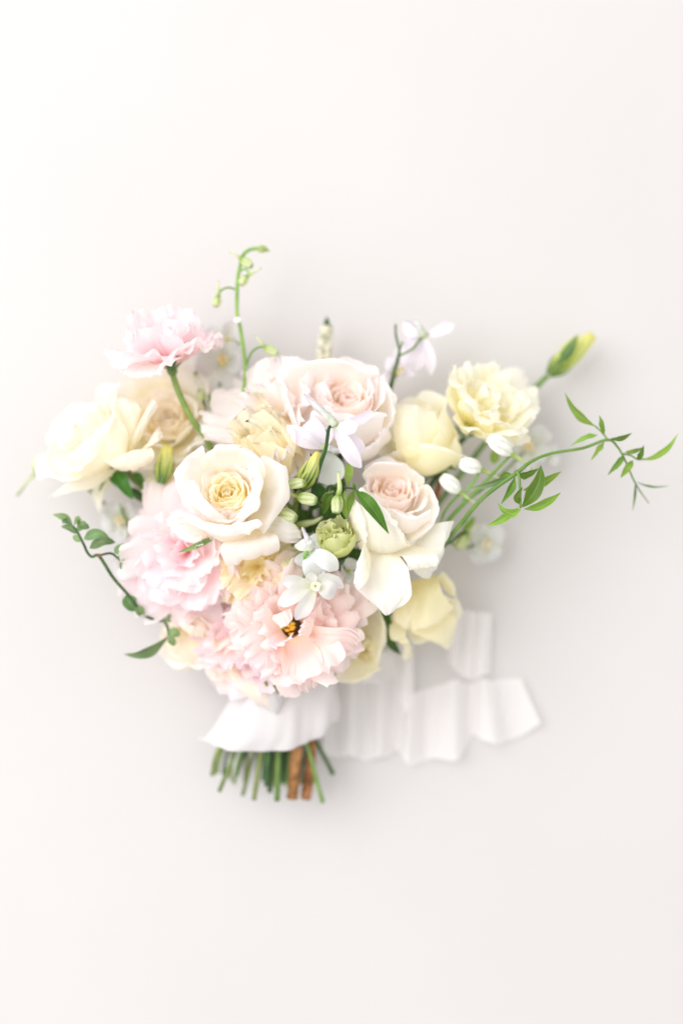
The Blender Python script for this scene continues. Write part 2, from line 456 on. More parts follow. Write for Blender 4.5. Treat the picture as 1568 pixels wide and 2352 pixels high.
M['lime'] = petal_mat('lisianthus_petal_lime', [(0.0, '#CBD668'), (0.5, '#DDE48C'), (0.85, '#E6EA9E'), (1.0, '#EFF0BC')], vein=0.3, trans=0.5, pale=(0.92, 0.8))
M['delph'] = petal_mat('delphinium_petal_white', [(0.0, '#D3DEB4'), (0.3, '#DEE0D8'), (0.8, '#E2E2E2'), (1.0, '#E2E1E4')], vein=0.5, trans=0.35, pale=(1.0, 1.0))
M['delphblue'] = petal_mat('delphinium_petal_cool_white', [(0.0, '#C9DAC8'), (0.3, '#E6ECEC'), (0.8, '#EEF1F2'), (1.0, '#EEF0F3')], vein=0.5, trans=0.3, pale=(1.0, 0.9))
M['lilac'] = petal_mat('delphinium_petal_lilac', [(0.0, '#D9DCC4'), (0.25, '#ECE6EF'), (0.8, '#F0EAF4'), (1.0, '#EDE6F3')], vein=0.6, trans=0.32, pale=(1.0, 0.9))
M['spur'] = petal_mat('delphinium_spur', [(0.0, '#D3DCC0'), (0.5, '#DCDCDC'), (1.0, '#C9BFC9')], vein=0.9, trans=0.15, pale=(1.0, 0.9))
M['budgreen'] = petal_mat('delphinium_bud', [(0.0, '#A4BC62'), (0.4, '#D2DEA0'), (0.85, '#DFE6B4'), (1.0, '#9CB860')], vein=0.4, trans=0.25, pale=(1.0, 0.9))
M['whitebud'] = petal_mat('delphinium_bud_white', [(0.0, '#DDE6BE'), (0.35, '#F6F6EA'), (0.85, '#F9F8F2'), (1.0, '#DCE4B4')], vein=0.4, trans=0.3)
M['ybud'] = petal_mat('lisianthus_bud', [(0.0, '#9CB84A'), (0.35, '#CCD96E'), (0.75, '#E2E68A'), (1.0, '#EAE070')], vein=0.35, trans=0.3, pale=(1.0, 0.9))
M['stem'] = green_mat('stem_green', '#5A7834', '#7C9850', trans=0.0, scale=90)
M['stemd'] = green_mat('stem_dark_green', '#2C4A26', '#466838', trans=0.0, scale=90)
M['stemb'] = green_mat('stem_bright_green', '#608C3A', '#80A852', trans=0.0, scale=90)
M['stemo'] = green_mat('stem_olive', '#606C38', '#84904E', trans=0.0, scale=90)
M['wood'] = green_mat('stem_woody_brown', '#6E4C26', '#B08450', trans=0.0, scale=140, rough=0.75, bump=0.8)
M['leaf'] = green_mat('jasmine_leaf', '#648A34', '#8EAE52', trans=0.35, rim='#B4CC80', scale=40)
M['leafd'] = green_mat('jasmine_leaf_dark', '#456A20', '#688C34', trans=0.3, rim='#8FB262', scale=40)
M['leafg'] = green_mat('vine_leaf_grey_green', '#5A764A', '#86A070', trans=0.3, rim='#9DB082', scale=40)
M['rleaf'] = green_mat('rose_leaf', '#2E5420', '#4C7834', trans=0.25, rim='#6C9048', scale=40)
M['sepal'] = green_mat('sepal_green', '#4D7340', '#78965A', trans=0.15, scale=60)
M['sepald'] = green_mat('sepal_dark', '#3A5A34', '#587A4A', trans=0.12, scale=60)
M['anther'] = green_mat('anther_yellow', '#E9B52A', '#F6CF4C', trans=0.0, rough=0.7, scale=200)
M['throat'] = green_mat('flower_throat_dark', '#3A2A12', '#6A4A1C', trans=0.0, rough=0.7, scale=200)
M['ribbon'] = petal_mat('silk_ribbon_white', [(0.0, '#F8F5F8'), (0.5, '#FAF7F9'), (1.0, '#F8F5F8')], vein=0.1, trans=0.42, rough=0.5, var=0.0, sat=1.0, pale=(1.0, 1.0))
def sheer(m, f):
    nt = m.node_tree
    out = next(n for n in nt.nodes if n.type == 'OUTPUT_MATERIAL')
    src = out.inputs['Surface'].links[0].from_socket
    tp = nt.nodes.new('ShaderNodeBsdfTransparent'); mx = nt.nodes.new('ShaderNodeMixShader')
    mx.inputs[0].default_value = f
    nt.links.new(src, mx.inputs[1]); nt.links.new(tp.outputs[0], mx.inputs[2]); nt.links.new(mx.outputs[0], out.inputs['Surface'])
    return m
M['tail'] = sheer(petal_mat('silk_ribbon_sheer', [(0.0, '#FBF9F9'), (0.5, '#FCFAFA'), (1.0, '#FBF9F9')], vein=0.1, trans=0.42, rough=0.5, var=0.0, sat=1.0, pale=(1.0, 1.0)), 0.24)

def paper():
    m, nt, N, K = nodes_of('backdrop_paper')
    out = N('ShaderNodeOutputMaterial'); pb = N('ShaderNodeBsdfPrincipled')
    tc = N('ShaderNodeTexCoord')
    n1 = N('ShaderNodeTexNoise'); n1.inputs['Scale'].default_value = 6; n1.inputs['Detail'].default_value = 3
    n2 = N('ShaderNodeTexNoise'); n2.inputs['Scale'].default_value = 420; n2.inputs['Detail'].default_value = 5
    K(tc.outputs['Object'], n1.inputs['Vector']); K(tc.outputs['Object'], n2.inputs['Vector'])
    cr = N('ShaderNodeValToRGB'); e = cr.color_ramp.elements
    e[0].position, e[0].color = 0.35, srgb('#CBC8C7') + [1]
    e[1].position, e[1].color = 0.65, srgb('#CDCAC9') + [1]
    K(n1.outputs['Fac'], cr.inputs[0]); K(cr.outputs[0], pb.inputs['Base Color'])
    bp = N('ShaderNodeBump'); bp.inputs['Strength'].default_value = 0.3; bp.inputs['Distance'].default_value = 0.0005
    K(n2.outputs['Fac'], bp.inputs['Height']); K(bp.outputs[0], pb.inputs['Normal'])
    pb.inputs['Roughness'].default_value = 0.85; pb.inputs['Specular IOR Level'].default_value = 0.15
    K(pb.outputs[0], out.inputs['Surface'])
    return m

# ------------------------------------------------------------------ the surface
me = bpy.data.meshes.new('backdrop')
gx = np.linspace(-2.2, 2.2, 61); gy = np.linspace(-2.2, 2.2, 61)
GX, GY = np.meshgrid(gx, gy)
GZ = -0.0012 + 0.0010 * np.sin(GX * 9 + GY * 4) * np.sin(GY * 7 - GX * 2)
gv, gf, guv = grid(np.stack([GX, GY, GZ], -1), np.stack([GX, GY], -1))
me.from_pydata(gv.tolist(), [], gf)
me.polygons.foreach_set('use_smooth', np.ones(len(me.polygons), dtype=bool))
me.materials.append(paper())
bd = bpy.data.objects.new('backdrop', me); COL.objects.link(bd)
bd['kind'] = 'structure'; bd['label'] = 'plain off-white paper backdrop lying flat under the bouquet'

# ------------------------------------------------------------------ stems through the binding
ENDS = {   # cut ends below the ribbon: (x at the ribbon's hem, y, z), (x at the cut end, y, z), radius mm, material
    'a': ((508, 1712, 3.4), (487, 1781, 2.8), 2.2, 'stemo'),
    'b': ((530, 1712, 3.0), (512, 1779, 2.2), 1.7, 'stemd'),
    'c': ((548, 1714, 4.0), (503, 1819, 4.0), 1.9, 'stem'),
    'd': ((566, 1714, 3.0), (543, 1782, 2.4), 1.8, 'stemd'),
    'e': ((586, 1716, 3.6), (557, 1828, 3.2), 1.7, 'stemo'),
    'f': ((602, 1716, 4.2), (583, 1838, 4.0), 2.1, 'stemo'),
    'g': ((625, 1716, 3.6), (619, 1820, 3.2), 2.4, 'stemd'),
    'h': ((640, 1714, 4.4), (636, 1840, 4.2), 2.6, 'stem'),
    'i': ((654, 1712, 3.2), (650, 1800, 2.6), 2.2, 'stemd'),
    'j': ((680, 1708, 4.6), (671, 1834, 4.2), 4.0, 'wood'),
    'k': ((712, 1698, 3.4), (702, 1836, 3.2), 3.6, 'wood'),
    'l': ((702, 1704, 4.2), (741, 1844, 3.8), 1.9, 'stemb'),
    'm': ((722, 1698, 3.0), (765, 1779, 2.6), 2.1, 'stemd'),
    'n': ((612, 1716, 2.8), (604, 1792, 2.0), 2.0, 'stemd'),
    'o': ((572, 1714, 2.6), (562, 1796, 1.8), 1.8, 'stemo'),
    'p': ((664, 1710, 2.8), (660, 1806, 2.0), 2.0, 'stemd'),
    'q': ((692, 1706, 2.6), (690, 1800, 2.0), 2.0, 'stemd'),
    'r': ((540, 1712, 2.4), (528, 1790, 1.8), 1.6, 'stemo'),
    's': ((632, 1714, 2.4), (630, 1806, 1.8), 1.9, 'stemo'),
    't': ((518, 1712, 2.6), (498, 1776, 2.0), 1.6, 'stemd'),
    'u': ((596, 1714, 2.2), (590, 1802, 1.7), 1.8, 'stemd'),
    'v': ((648, 1712, 2.0), (643, 1792, 1.6), 1.6, 'stemd'),
    'w': ((704, 1700, 2.2), (722, 1800, 1.7), 1.6, 'stemd'),
    'x': ((560, 1714, 3.2), (536, 1800, 2.6), 1.6, 'stem'),
    'y': ((618, 1716, 4.6), (610, 1806, 4.4), 1.7, 'stemd'),
}
def stem(t, key, pts, r=None, mat=None):
    """the flower's stalk: from its head through the binding to its cut end"""
    hem, end, re, me_ = ENDS[key]
    bx = 634 + (hem[0] - 620) * 0.32
    bind = (bx, 1612, 3.1 + (hem[2] - 3.3) * 0.8)
    W = list(pts) + [bind, hem, end]
    k = len(W)
    r0 = r or re
    re *= 1.0 if me_ == 'wood' else 0.76
    rad = [r0] * (k - 2) + [re, re]
    return t.part('stem', tube(W, rad, n=6 * k, seg=10, noise=0.10 if me_ == 'wood' else 0.02, seed=ord(key)), M[mat or me_])

# ------------------------------------------------------------------ flower recipes
def rose_heart(s=1.0, mat=None, mid=None):
    out = []
    for i, (n, L, W, r0, phi, cup, tip) in enumerate([
        (3, .0235, .014, .0010, [0, 0, -6], 130, 12), (3, .0245, .020, .0024, [6, 2, -4], 125, 18), (4, .0255, .026, .0038, [10, 5, -2], 115, 24),
        (4, .0270, .032, .0053, [16, 6, 0], 108, 30), (4, .0285, .038, .0068, [22, 8, 2], 100, 38), (4, .0305, .044, .0083, [30, 11, 4], 92, 46), (4, .0335, .050, .0098, [42, 15, 6], 80, 56)]):
        out.append(dict(n=n, L=L, W=W, r0=r0, phi=phi, cup=cup, tip=tip, k=.12 + .012 * i, p=2 + .1 * i, ruf=.022, jit=.6, nu=13 + i, nv=13, mat=mat if i < 5 else (mid or mat)))
    return out
def rose_outer(n1=5, n2=5, reflex=1.0):
    return [
        dict(n=n1, L=.043, W=.050, r0=.010, phi=[62, 30, 26], cup=48, roll=50, tip=95 * reflex, k=.22, p=2.4, point=.03, ruf=.02, nu=19, nv=19),
        dict(n=n2, L=.047, W=.054, r0=.010, phi=[84, 58, 54], cup=30, roll=70, tip=120 * reflex, k=.24, p=2.2, point=.05, ruf=.025, nu=19, nv=19),
    ]
def calyx(t, base, axis, L=.022, n=5, mat='sepal', W=.006, phi=(40, 70, 100), r0=.004):
    F = frame(axis); O = P(*base)
    for i in range(n):
        V, uv = petal(L, W, list(phi), cup=25, wid=(.9, 1.0, .6, .08), k=0, az=360 * i / n + 20, r0=r0, seed=i, nu=5, nv=9)
        t.part('sepal', grid(V @ F + O, uv), M[mat])
    c = np.stack([O - F[2] * .004, O, O + F[2] * .004])
    t.part('receptacle', tube(c, [2.5, 4.2, 3.0], n=7, seg=10, world=True), M['sepal'])
def ruffled(n, L, W, phi, **kw):
    d = dict(n=n, L=L, W=W, phi=phi, cup=18, tip=0, wid=(.16, .5, .85, 1.0, .98), k=.16, p=2.6, ruf=.10, rf=4.0, fringe=.025, nu=29, nv=16, jit=1.6)
    d.update(kw); return d

ROSES = 'roses in the bouquet'; LISI = 'lisianthus in the bouquet'; DELPH = 'delphinium sprays in the bouquet'; VINES = 'vine sprigs in the bouquet'; BUDS = 'lisianthus buds in the bouquet'

# ------------------------------------------------------------------ rose A: the large blush rose in front
t = Thing('rose', 'large open blush-white rose with creamy spiral heart, front and left of centre', 'rose', P(530, 1165, 8.2), ROSES)
bloom(t, M['core'], (530, 1162, 8.6), (-.02, .36, .93), rose_heart(1, M['core'], M['blush']), spin=20, seed=11, scale=1.0)
A = [
 [[(500,1110,9.5),(498,1130,9.2),(497,1150,9.2),(500,1170,9.5)],
  [(478,1060,11.2),(455,1095,10.8),(448,1135,10.6),(462,1180,10.4)],
  [(468,1030,12.2),(424,1068,11.8),(416,1125,11.4),(440,1172,10.9)],
  [(463,1022,12.2),(402,1076,11.6),(404,1112,11.0),(418,1158,10.5)],
  [(470,1030,11.7),(409,1082,11.0),(411,1112,10.5),(426,1158,10.0)]],
 [[(480,1110,9.5),(510,1105,9.5),(550,1105,9.5),(590,1115,9.5)],
  [(460,1068,11.5),(503,1055,11.5),(555,1055,11.5),(608,1095,11.3)],
  [(468,1047,12.8),(505,1028,13.0),(556,1030,13.0),(608,1075,12.5)],
  [(480,1036,12.8),(507,1020,12.6),(556,1024,12.6),(602,1056,12.3)],
  [(484,1042,12.1),(508,1026,11.8),(555,1029,11.8),(596,1058,11.8)]],
 [[(570,1080,9.8),(580,1120,9.4),(580,1160,9.2),(570,1200,9.3)],
  [(592,1058,11.5),(618,1105,11.0),(612,1160,10.6),(598,1218,10.3)],
  [(604,1046,12.2),(640,1084,12.0),(643,1140,11.6),(606,1226,10.8)],
  [(618,1052,12.2),(658,1072,11.8),(665,1146,11.2),(622,1204,10.6)],
  [(618,1058,11.7),(650,1082,11.1),(654,1140,10.6),(620,1196,10.2)]],
 [[(462,1180,9.2),(486,1196,9.2),(510,1203,9.4),(530,1205,9.6)],
  [(436,1148,11.0),(456,1172,11.0),(490,1194,10.8),(525,1203,10.4)],
  [(447,1106,12.7),(466,1138,12.7),(494,1168,12.4),(524,1194,11.4)],
  [(434,1106,13.0),(450,1144,12.9),(482,1177,12.5),(517,1202,11.2)],
  [(422,1122,12.6),(440,1157,12.4),(476,1190,12.0),(512,1208,10.9)],
  [(428,1130,11.9),(446,1162,11.6),(480,1190,11.4),(513,1204,10.5)]],
 [[(578,1090,10.2),(590,1120,9.6),(578,1168,9.4),(535,1205,9.6)],
  [(590,1082,11.6),(600,1112,11.2),(586,1166,11.0),(540,1202,10.6)],
  [(566,1066,13.0),(580,1104,13.2),(572,1144,12.8),(538,1190,11.5)],
  [(580,1060,13.3),(594,1102,13.5),(582,1153,13.1),(541,1199,11.7)],
  [(593,1068,12.9),(605,1107,13.0),(591,1170,12.5),(546,1205,11.4)],
  [(592,1078,12.2),(600,1112,12.1),(585,1172,11.6),(549,1204,10.8)]],
 [[(490,1196,8.4),(510,1200,8.2),(540,1200,8.2),(565,1196,8.4)],
  [(470,1216,9.6),(505,1243,9.6),(540,1244,9.6),(580,1220,9.6)],
  [(446,1196,11.2),(500,1216,11.4),(545,1214,11.4),(590,1200,11.2)],
  [(424,1180,12.4),(500,1204,12.7),(545,1202,12.7),(590,1192,12.3)],
  [(420,1187,12.5),(506,1220,12.7),(558,1216,12.6),(602,1202,12.3)],
  [(436,1203,11.9),(507,1234,11.9),(564,1227,11.9),(594,1212,11.9)],
  [(452,1204,11.3),(507,1228,11.1),(558,1222,11.1),(584,1211,11.3)]],
 [[(490,1200,8.5),(490,1210,8.5),(492,1220,8.5)],
  [(450,1185,10.0),(452,1215,9.6),(464,1240,9.4)],
  [(412,1182,10.6),(414,1212,10.2),(442,1247,9.6)],
  [(388,1188,10.5),(390,1206,10.1),(414,1238,9.6)],
  [(380,1193,10.2),(385,1202,10.0),(398,1224,9.5)]],
 [[(540,1215,8.5),(565,1215,8.5),(600,1212,8.5)],
  [(520,1242,9.5),(570,1238,9.6),(625,1225,9.6)],
  [(511,1250,10.4),(572,1244,10.6),(634,1227,10.6)],
  [(506,1264,10.6),(573,1257,10.9),(640,1240,10.8)],
  [(512,1285,10.3),(578,1276,10.6),(643,1256,10.4)],
  [(521,1301,9.7),(580,1285,9.8),(640,1266,9.8)],
  [(524,1294,9.2),(578,1276,9.2),(636,1256,9.3)]],
 [[(590,1225,8.8),(590,1210,8.8),(595,1195,8.8)],
  [(625,1235,9.6),(630,1212,9.9),(632,1186,10.0)],
  [(652,1246,9.9),(665,1222,10.3),(655,1190,10.2)],
  [(680,1246,9.8),(689,1228,10.0),(677,1203,10.0)],
  [(684,1242,9.5),(693,1233,9.6),(684,1215,9.6)]],
]
for i, rows in enumerate(A):
    t.part('petal', patch(rows, 22, 23, crumple=1.0, seed=40 + i, ripple=.25, corner=.8), M['blush'])
t.part('sepal', leaf([(500,1232,8.6),(470,1244,9.2),(440,1258,9.4),(408,1269,9.4)], 15, 'lance', fold=20, tilt=15), M['sepal'])
for k in range(6):
    x0 = 480 - k * 10
    t.part('sepal_hair', tube([(x0,1241 + k * 4,9.3),(x0 - 3,1247 + k * 4 if k % 2 else 1235 + k * 4,9.4)], [.25, .1], n=4, seg=5), M['sepal'])
t.part('sepal', leaf([(525,1258,8.4),(533,1280,8.6),(534,1302,8.4)], 9, 'lance'), M['rleaf'])
stem(t, 'h', [(530,1166,8.0),(560,1260,5.6),(600,1400,4.0)], 2.4)

# ------------------------------------------------------------------ rose C: right of the centre, long fallen petals
t = Thing('rose', 'ivory rose with pale blush heart and long fallen petals, right of the green bud', 'rose', P(895, 1180, 6.5), ROSES)
bloom(t, M['blush2'], (893, 1172, 6.4), (.08, .55, .8), rose_heart(1, M['core2'], M['blush2']), spin=70, seed=23, scale=.98)
Cc = [
 [[(850,1120,7.5),(880,1105,7.5),(920,1105,7.5),(950,1115,7.5)],          # back, upper rim
  [(832,1092,9.0),(868,1078,9.0),(925,1080,9.0),(972,1112,9.0)],
  [(838,1080,9.7),(866,1064,9.8),(925,1068,9.8),(974,1102,9.6)],
  [(848,1074,9.5),(870,1060,9.3),(925,1066,9.3),(970,1096,9.2)],
  [(850,1082,8.9),(872,1068,8.7),(922,1072,8.7),(964,1100,8.7)]],
 [[(940,1130,7.5),(950,1150,7.3),(945,1180,7.2),(930,1210,7.4)],           # right side
  [(976,1112,9.0),(990,1145,8.8),(982,1190,8.6),(940,1236,8.6)],
  [(992,1124,9.7),(1006,1160,9.6),(994,1204,9.4),(938,1250,9.0)],
  [(996,1134,9.4),(1008,1168,9.2),(990,1214,9.0),(950,1246,8.7)],
  [(988,1138,8.8),(998,1168,8.6),(980,1212,8.4),(950,1240,8.3)]],
 [[(905,1215,7.6),(930,1225,7.6),(950,1222,7.6),(968,1205,7.6)],           # front of the cup with lilac rim
  [(900,1195,9.0),(928,1222,9.2),(955,1216,9.2),(985,1196,9.0)],
  [(898,1172,10.2),(925,1184,10.4),(955,1188,10.4),(990,1172,10.1)],
  [(903,1170,10.4),(926,1184,10.6),(956,1187,10.6),(988,1170,10.3)],
  [(904,1174,10.5),(928,1190,10.6),(956,1193,10.6),(987,1176,10.4)]],
 [[(850,1240,7.6),(875,1245,7.6),(900,1245,7.6),(925,1245,7.6)],           # big cream wall, left front
  [(838,1256,9.4),(868,1270,9.6),(902,1270,9.6),(938,1252,9.4)],
  [(838,1205,10.4),(862,1215,10.8),(895,1228,10.7),(930,1244,10.1)],
  [(826,1140,10.8),(852,1160,11.1),(885,1192,11.0),(915,1220,10.4)],
  [(830,1120,11.0),(858,1142,11.3),(890,1174,11.2),(914,1202,10.8)],
  [(824,1124,11.3),(850,1150,11.5),(882,1182,11.4),(910,1207,11.0)],
  [(822,1132,11.0),(848,1158,11.2),(880,1190,11.1),(908,1211,10.8)]],
 [[(838,1230,7.8),(836,1215,7.8),(834,1200,7.8)],                           # left outer, rolled
  [(826,1262,9.0),(808,1210,9.0),(806,1160,9.0)],
  [(838,1252,10.2),(812,1196,10.4),(808,1146,10.4)],
  [(842,1240,10.7),(832,1192,11.0),(818,1150,10.9)],
  [(840,1236,10.4),(842,1196,10.7),(828,1162,10.6)],
  [(836,1236,9.8),(836,1196,10.0),(826,1166,10.0)]],
 [[(848,1256,8.0),(865,1262,8.2),(885,1264,8.2),(905,1264,8.0)],            # the long fallen petal
  [(830,1275,10.2),(858,1284,9.6),(890,1280,9.9),(926,1288,10.4)],
  [(820,1298,11.2),(850,1318,10.3),(896,1312,10.6),(939,1312,11.3)],
  [(812,1342,11.3),(850,1352,10.5),(900,1348,10.8),(945,1352,11.3)],
  [(832,1366,11.2),(858,1380,10.8),(900,1382,10.9),(942,1372,11.0)],
  [(868,1396,10.8),(880,1406,10.7),(896,1408,10.6),(914,1394,10.6)],
  [(880,1410,10.3),(885,1414,10.3),(891,1413,10.2),(898,1406,10.2)]],
 [[(842,1252,9.6),(850,1275,9.8),(852,1300,10.0)],                           # its folded left edge
  [(836,1250,11.0),(838,1290,11.6),(846,1330,11.4)],
  [(826,1275,11.5),(824,1310,12.0),(832,1346,11.7)],
  [(820,1296,11.3),(813,1334,11.5),(824,1354,11.4)],
  [(822,1300,10.9),(818,1332,11.0),(826,1350,11.0)]],
 [[(890,1262,8.0),(910,1255,8.0),(935,1250,8.0)],                            # rolled petal to the right
  [(915,1276,9.2),(955,1270,9.4),(1000,1266,9.4)],
  [(925,1280,10.0),(960,1276,10.3),(1003,1272,10.2)],
  [(934,1296,10.3),(965,1290,10.6),(1007,1286,10.4)],
  [(938,1310,9.9),(966,1305,10.0),(1004,1299,9.9)],
  [(938,1306,9.3),(965,1300,9.3),(1000,1292,9.3)]],
 [[(905,1250,7.0),(930,1230,7.0),(950,1215,7.0)],                            # wide petal to the right rim
  [(925,1275,8.0),(975,1262,8.4),(990,1205,8.4)],
  [(950,1312,8.4),(1002,1275,8.8),(1012,1200,8.9)],
  [(968,1326,8.5),(1009,1282,8.9),(1032,1197,9.0)],
  [(986,1329,8.3),(1010,1290,8.6),(1042,1197,8.8)]],
 [[(900,1235,7.4),(915,1240,7.4),(930,1240,7.4)],                            # small fold beneath the cup
  [(902,1262,8.8),(925,1262,9.0),(944,1252,9.0)],
  [(905,1225,10.0),(925,1235,10.1),(940,1250,9.6)],
  [(908,1200,10.4),(922,1222,10.5),(939,1248,10.0)]],
]
for i, rows in enumerate(Cc):
    t.part('petal', patch(rows, 22, 23, crumple=0.9, seed=70 + i, ripple=.2, corner=.8), M['blush2'] if i in (0, 1, 2) else M['white'])
stem(t, 'j', [(880,1190,6.0),(820,1320,4.6),(720,1480,3.6)], 2.8)

# ------------------------------------------------------------------ rose B: large blush rose at the top
t = Thing('rose', 'large full blush rose at the top, behind the lilac delphinium flower', 'rose', P(790, 985, 5.2), ROSES)
bloom(t, M['blush2'], (790, 968, 5.2), (.04, .52, .82), rose_heart(1, M['core2'], M['blush2']), spin=10, seed=31, scale=1.16)
B = [
 [[(700,950,6.0),(730,920,6.0),(780,905,6.0),(830,910,6.0)],
  [(655,900,7.4),(690,860,7.6),(770,850,7.6),(850,870,7.4)],
  [(640,880,8.2),(672,840,8.4),(770,828,8.6),(868,860,8.2)],
  [(640,872,8.0),(672,834,7.9),(770,824,8.0),(872,856,7.8)],
  [(650,878,7.4),(682,842,7.3),(770,832,7.3),(862,862,7.2)]],
 [[(700,980,5.8),(690,960,5.8),(690,940,5.8),(700,920,5.8)],
  [(690,1020,7.4),(672,980,7.4),(655,930,7.4),(656,880,7.4)],
  [(720,1030,8.8),(690,985,9.0),(668,930,8.8),(648,868,8.6)],
  [(716,1036,8.8),(680,990,8.8),(654,930,8.6),(640,862,8.3)]],
 [[(850,910,5.8),(865,930,5.8),(865,960,5.8),(850,990,5.8)],
  [(872,880,7.4),(894,925,7.4),(892,970,7.4),(862,1016,7.4)],
  [(874,862,8.2),(900,910,8.3),(898,966,8.3),(858,1026,8.2)],
  [(880,862,8.0),(908,912,7.9),(904,968,7.9),(862,1034,7.8)]],
 [[(730,1000,6.0),(770,1010,6.0),(810,1010,6.0),(850,1000,6.0)],
  [(716,1000,7.8),(760,1028,8.0),(820,1030,8.0),(872,1000,7.8)],
  [(712,955,9.4),(750,960,9.7),(810,965,9.7),(880,962,9.3)],
  [(718,942,9.7),(752,946,10.0),(812,952,10.0),(886,948,9.6)],
  [(716,952,9.8),(750,958,10.1),(812,964,10.1),(890,956,9.6)]],
 [[(790,1020,5.6),(820,1015,5.6),(850,1005,5.6)],
  [(800,1058,7.0),(850,1050,7.2),(895,1010,7.2)],
  [(806,1060,8.0),(858,1040,8.4),(892,986,8.3)],
  [(816,1050,8.5),(856,1024,8.8),(884,984,8.6)],
  [(812,1044,8.4),(860,1012,8.6),(882,980,8.4)]],
]
for i, rows in enumerate(B):
    t.part('petal', patch(rows, 20, 21, crumple=1.3, seed=100 + i, ripple=.5, corner=.5), M['blush2'])
calyx(t, (790, 1000, 4.6), (.04, .6, .74))
stem(t, 'g', [(790,1005,4.4),(760,1150,3.8),(700,1400,3.4)], 2.6)

# white ruffled bloom tucked between rose B and the butter-yellow one
t = Thing('lisianthus', 'white ruffled lisianthus tucked against the left side of the top blush rose', 'lisianthus', P(640, 980, 4.8), LISI)
bloom(t, M['blush2'], (648, 972, 6.0), (-.28, .42, .85), [
    ruffled(4, .030, .030, [20, 25, 30]), ruffled(6, .040, .042, [55, 50, 60], tip=30), ruffled(5, .043, .046, [80, 70, 76], tip=30)], seed=37)
stem(t, 'e', [(655,985,4.4),(650,1150,3.6),(630,1400,3.2)], 1.7)

# ------------------------------------------------------------------ rose D: cream rose at the left
t = Thing('rose', 'cream rose facing left with a drooping outer petal, at the left edge of the bouquet', 'rose', P(270, 1060, 5.2), ROSES)
bloom(t, M['cream'], (262, 1040, 4.8), (-.62, .5, .58), rose_heart(1, M['cream']) + [rose_outer(5, 5, .6)[0]], spin=40, seed=43, scale=1.0)
D = [
 [[(262,1070,6.2),(275,1050,6.4),(280,1030,6.4),(278,1010,6.2)],        # broad front petal
  [(200,1098,7.2),(235,1072,8.0),(285,1050,8.2),(294,1010,7.8)],
  [(155,1100,7.0),(190,1060,8.4),(252,1010,8.8),(290,985,8.4)],
  [(126,1075,6.6),(172,1040,8.0),(228,985,8.6),(272,962,8.4)],
  [(122,1062,6.2),(176,1030,7.6),(226,980,8.2),(262,960,8.0)]],
 [[(290,1030,6.2),(300,1020,6.2),(305,1005,6.2)],
  [(293,1010,7.4),(310,985,7.6),(322,950,7.4)],
  [(268,940,7.6),(290,930,7.9),(318,932,7.7)],
  [(262,920,7.2),(280,912,7.4),(310,922,7.2)]],
 [[(292,1050,6.4),(300,1040,6.4),(308,1030,6.4)],                        # upright folded petal
  [(298,1018,7.6),(312,1012,7.6),(324,1004,7.4)],
  [(326,958,8.0),(336,966,8.0),(346,960,7.6)],
  [(350,916,7.6),(358,922,7.8),(362,934,7.4)]],
 [[(285,1068,6.4),(295,1060,6.4),(305,1050,6.4)],
  [(318,1040,7.6),(330,1034,7.6),(336,1022,7.6)],
  [(346,1022,8.0),(360,1012,8.0),(356,990,8.0)],
  [(362,1014,7.6),(374,1006,7.6),(366,980,7.6)]],
 [[(280,1076,6.4),(290,1066,6.4),(300,1060,6.4)],                        # white rolled petal
  [(250,1064,8.0),(296,1038,8.2),(340,1030,8.0)],
  [(240,1058,8.5),(300,1044,8.8),(352,1036,8.6)],
  [(256,1072,8.2),(302,1070,8.6),(354,1050,8.4)],
  [(280,1082,7.4),(310,1080,7.8),(346,1062,7.6)]],
 [[(270,1075,5.8),(265,1085,5.8),(255,1095,5.8)],                        # drooping petal
  [(240,1080,6.6),(225,1098,6.6),(215,1122,6.4)],
  [(190,1096,6.8),(180,1110,7.0),(176,1128,6.7)],
  [(150,1112,6.4),(146,1122,6.5),(142,1136,6.4)],
  [(116,1140,5.8),(114,1144,5.8),(118,1146,5.8)]],
 [[(250,1080,5.2),(235,1075,5.2),(215,1060,5.2)],
  [(205,1100,5.8),(175,1082,5.8),(155,1040,5.8)],
  [(150,1100,6.4),(118,1068,6.4),(118,1010,6.4)],
  [(136,1090,6.8),(107,1058,6.8),(122,1000,6.8)]],
 [[(250,1090,4.8),(262,1100,4.8),(272,1100,4.8)],
  [(214,1126,5.0),(228,1136,5.2),(240,1128,5.2)],
  [(216,1150,5.0),(226,1160,5.2),(236,1150,5.1)],
  [(226,1176,4.8),(230,1180,4.8),(236,1168,4.8)]],
]
for i, rows in enumerate(D):
    t.part('petal', patch(rows, 20, 19, crumple=.8, seed=130 + i, ripple=.2, corner=.6), M['cream'])
calyx(t, (285, 1072, 4.8), (-.62, .5, .58))
for pts, w in (([(265,1082,6.0),(280,1110,6.6),(305,1148,6.2)], 34), ([(250,1085,5.0),(270,1108,5.2),(300,1130,5.0)], 24),
               ([(308,1085,5.6),(320,1100,5.8),(330,1116,5.4)], 20), ([(300,1120,5.2),(318,1140,5.2),(340,1156,5.0)], 22)):
    t.part('leaf', leaf(pts, w, 'leaf', fold=24, tilt=20), M['rleaf'])
t.part('leaf_stalk', tube([(262,1098,5.6),(300,1128,5.6),(345,1160,5.0),(380,1190,4.4)], 1.1), M['stemd'])
stem(t, 'a', [(285,1078,4.6),(400,1200,4.0),(540,1440,3.2)], 2.6)

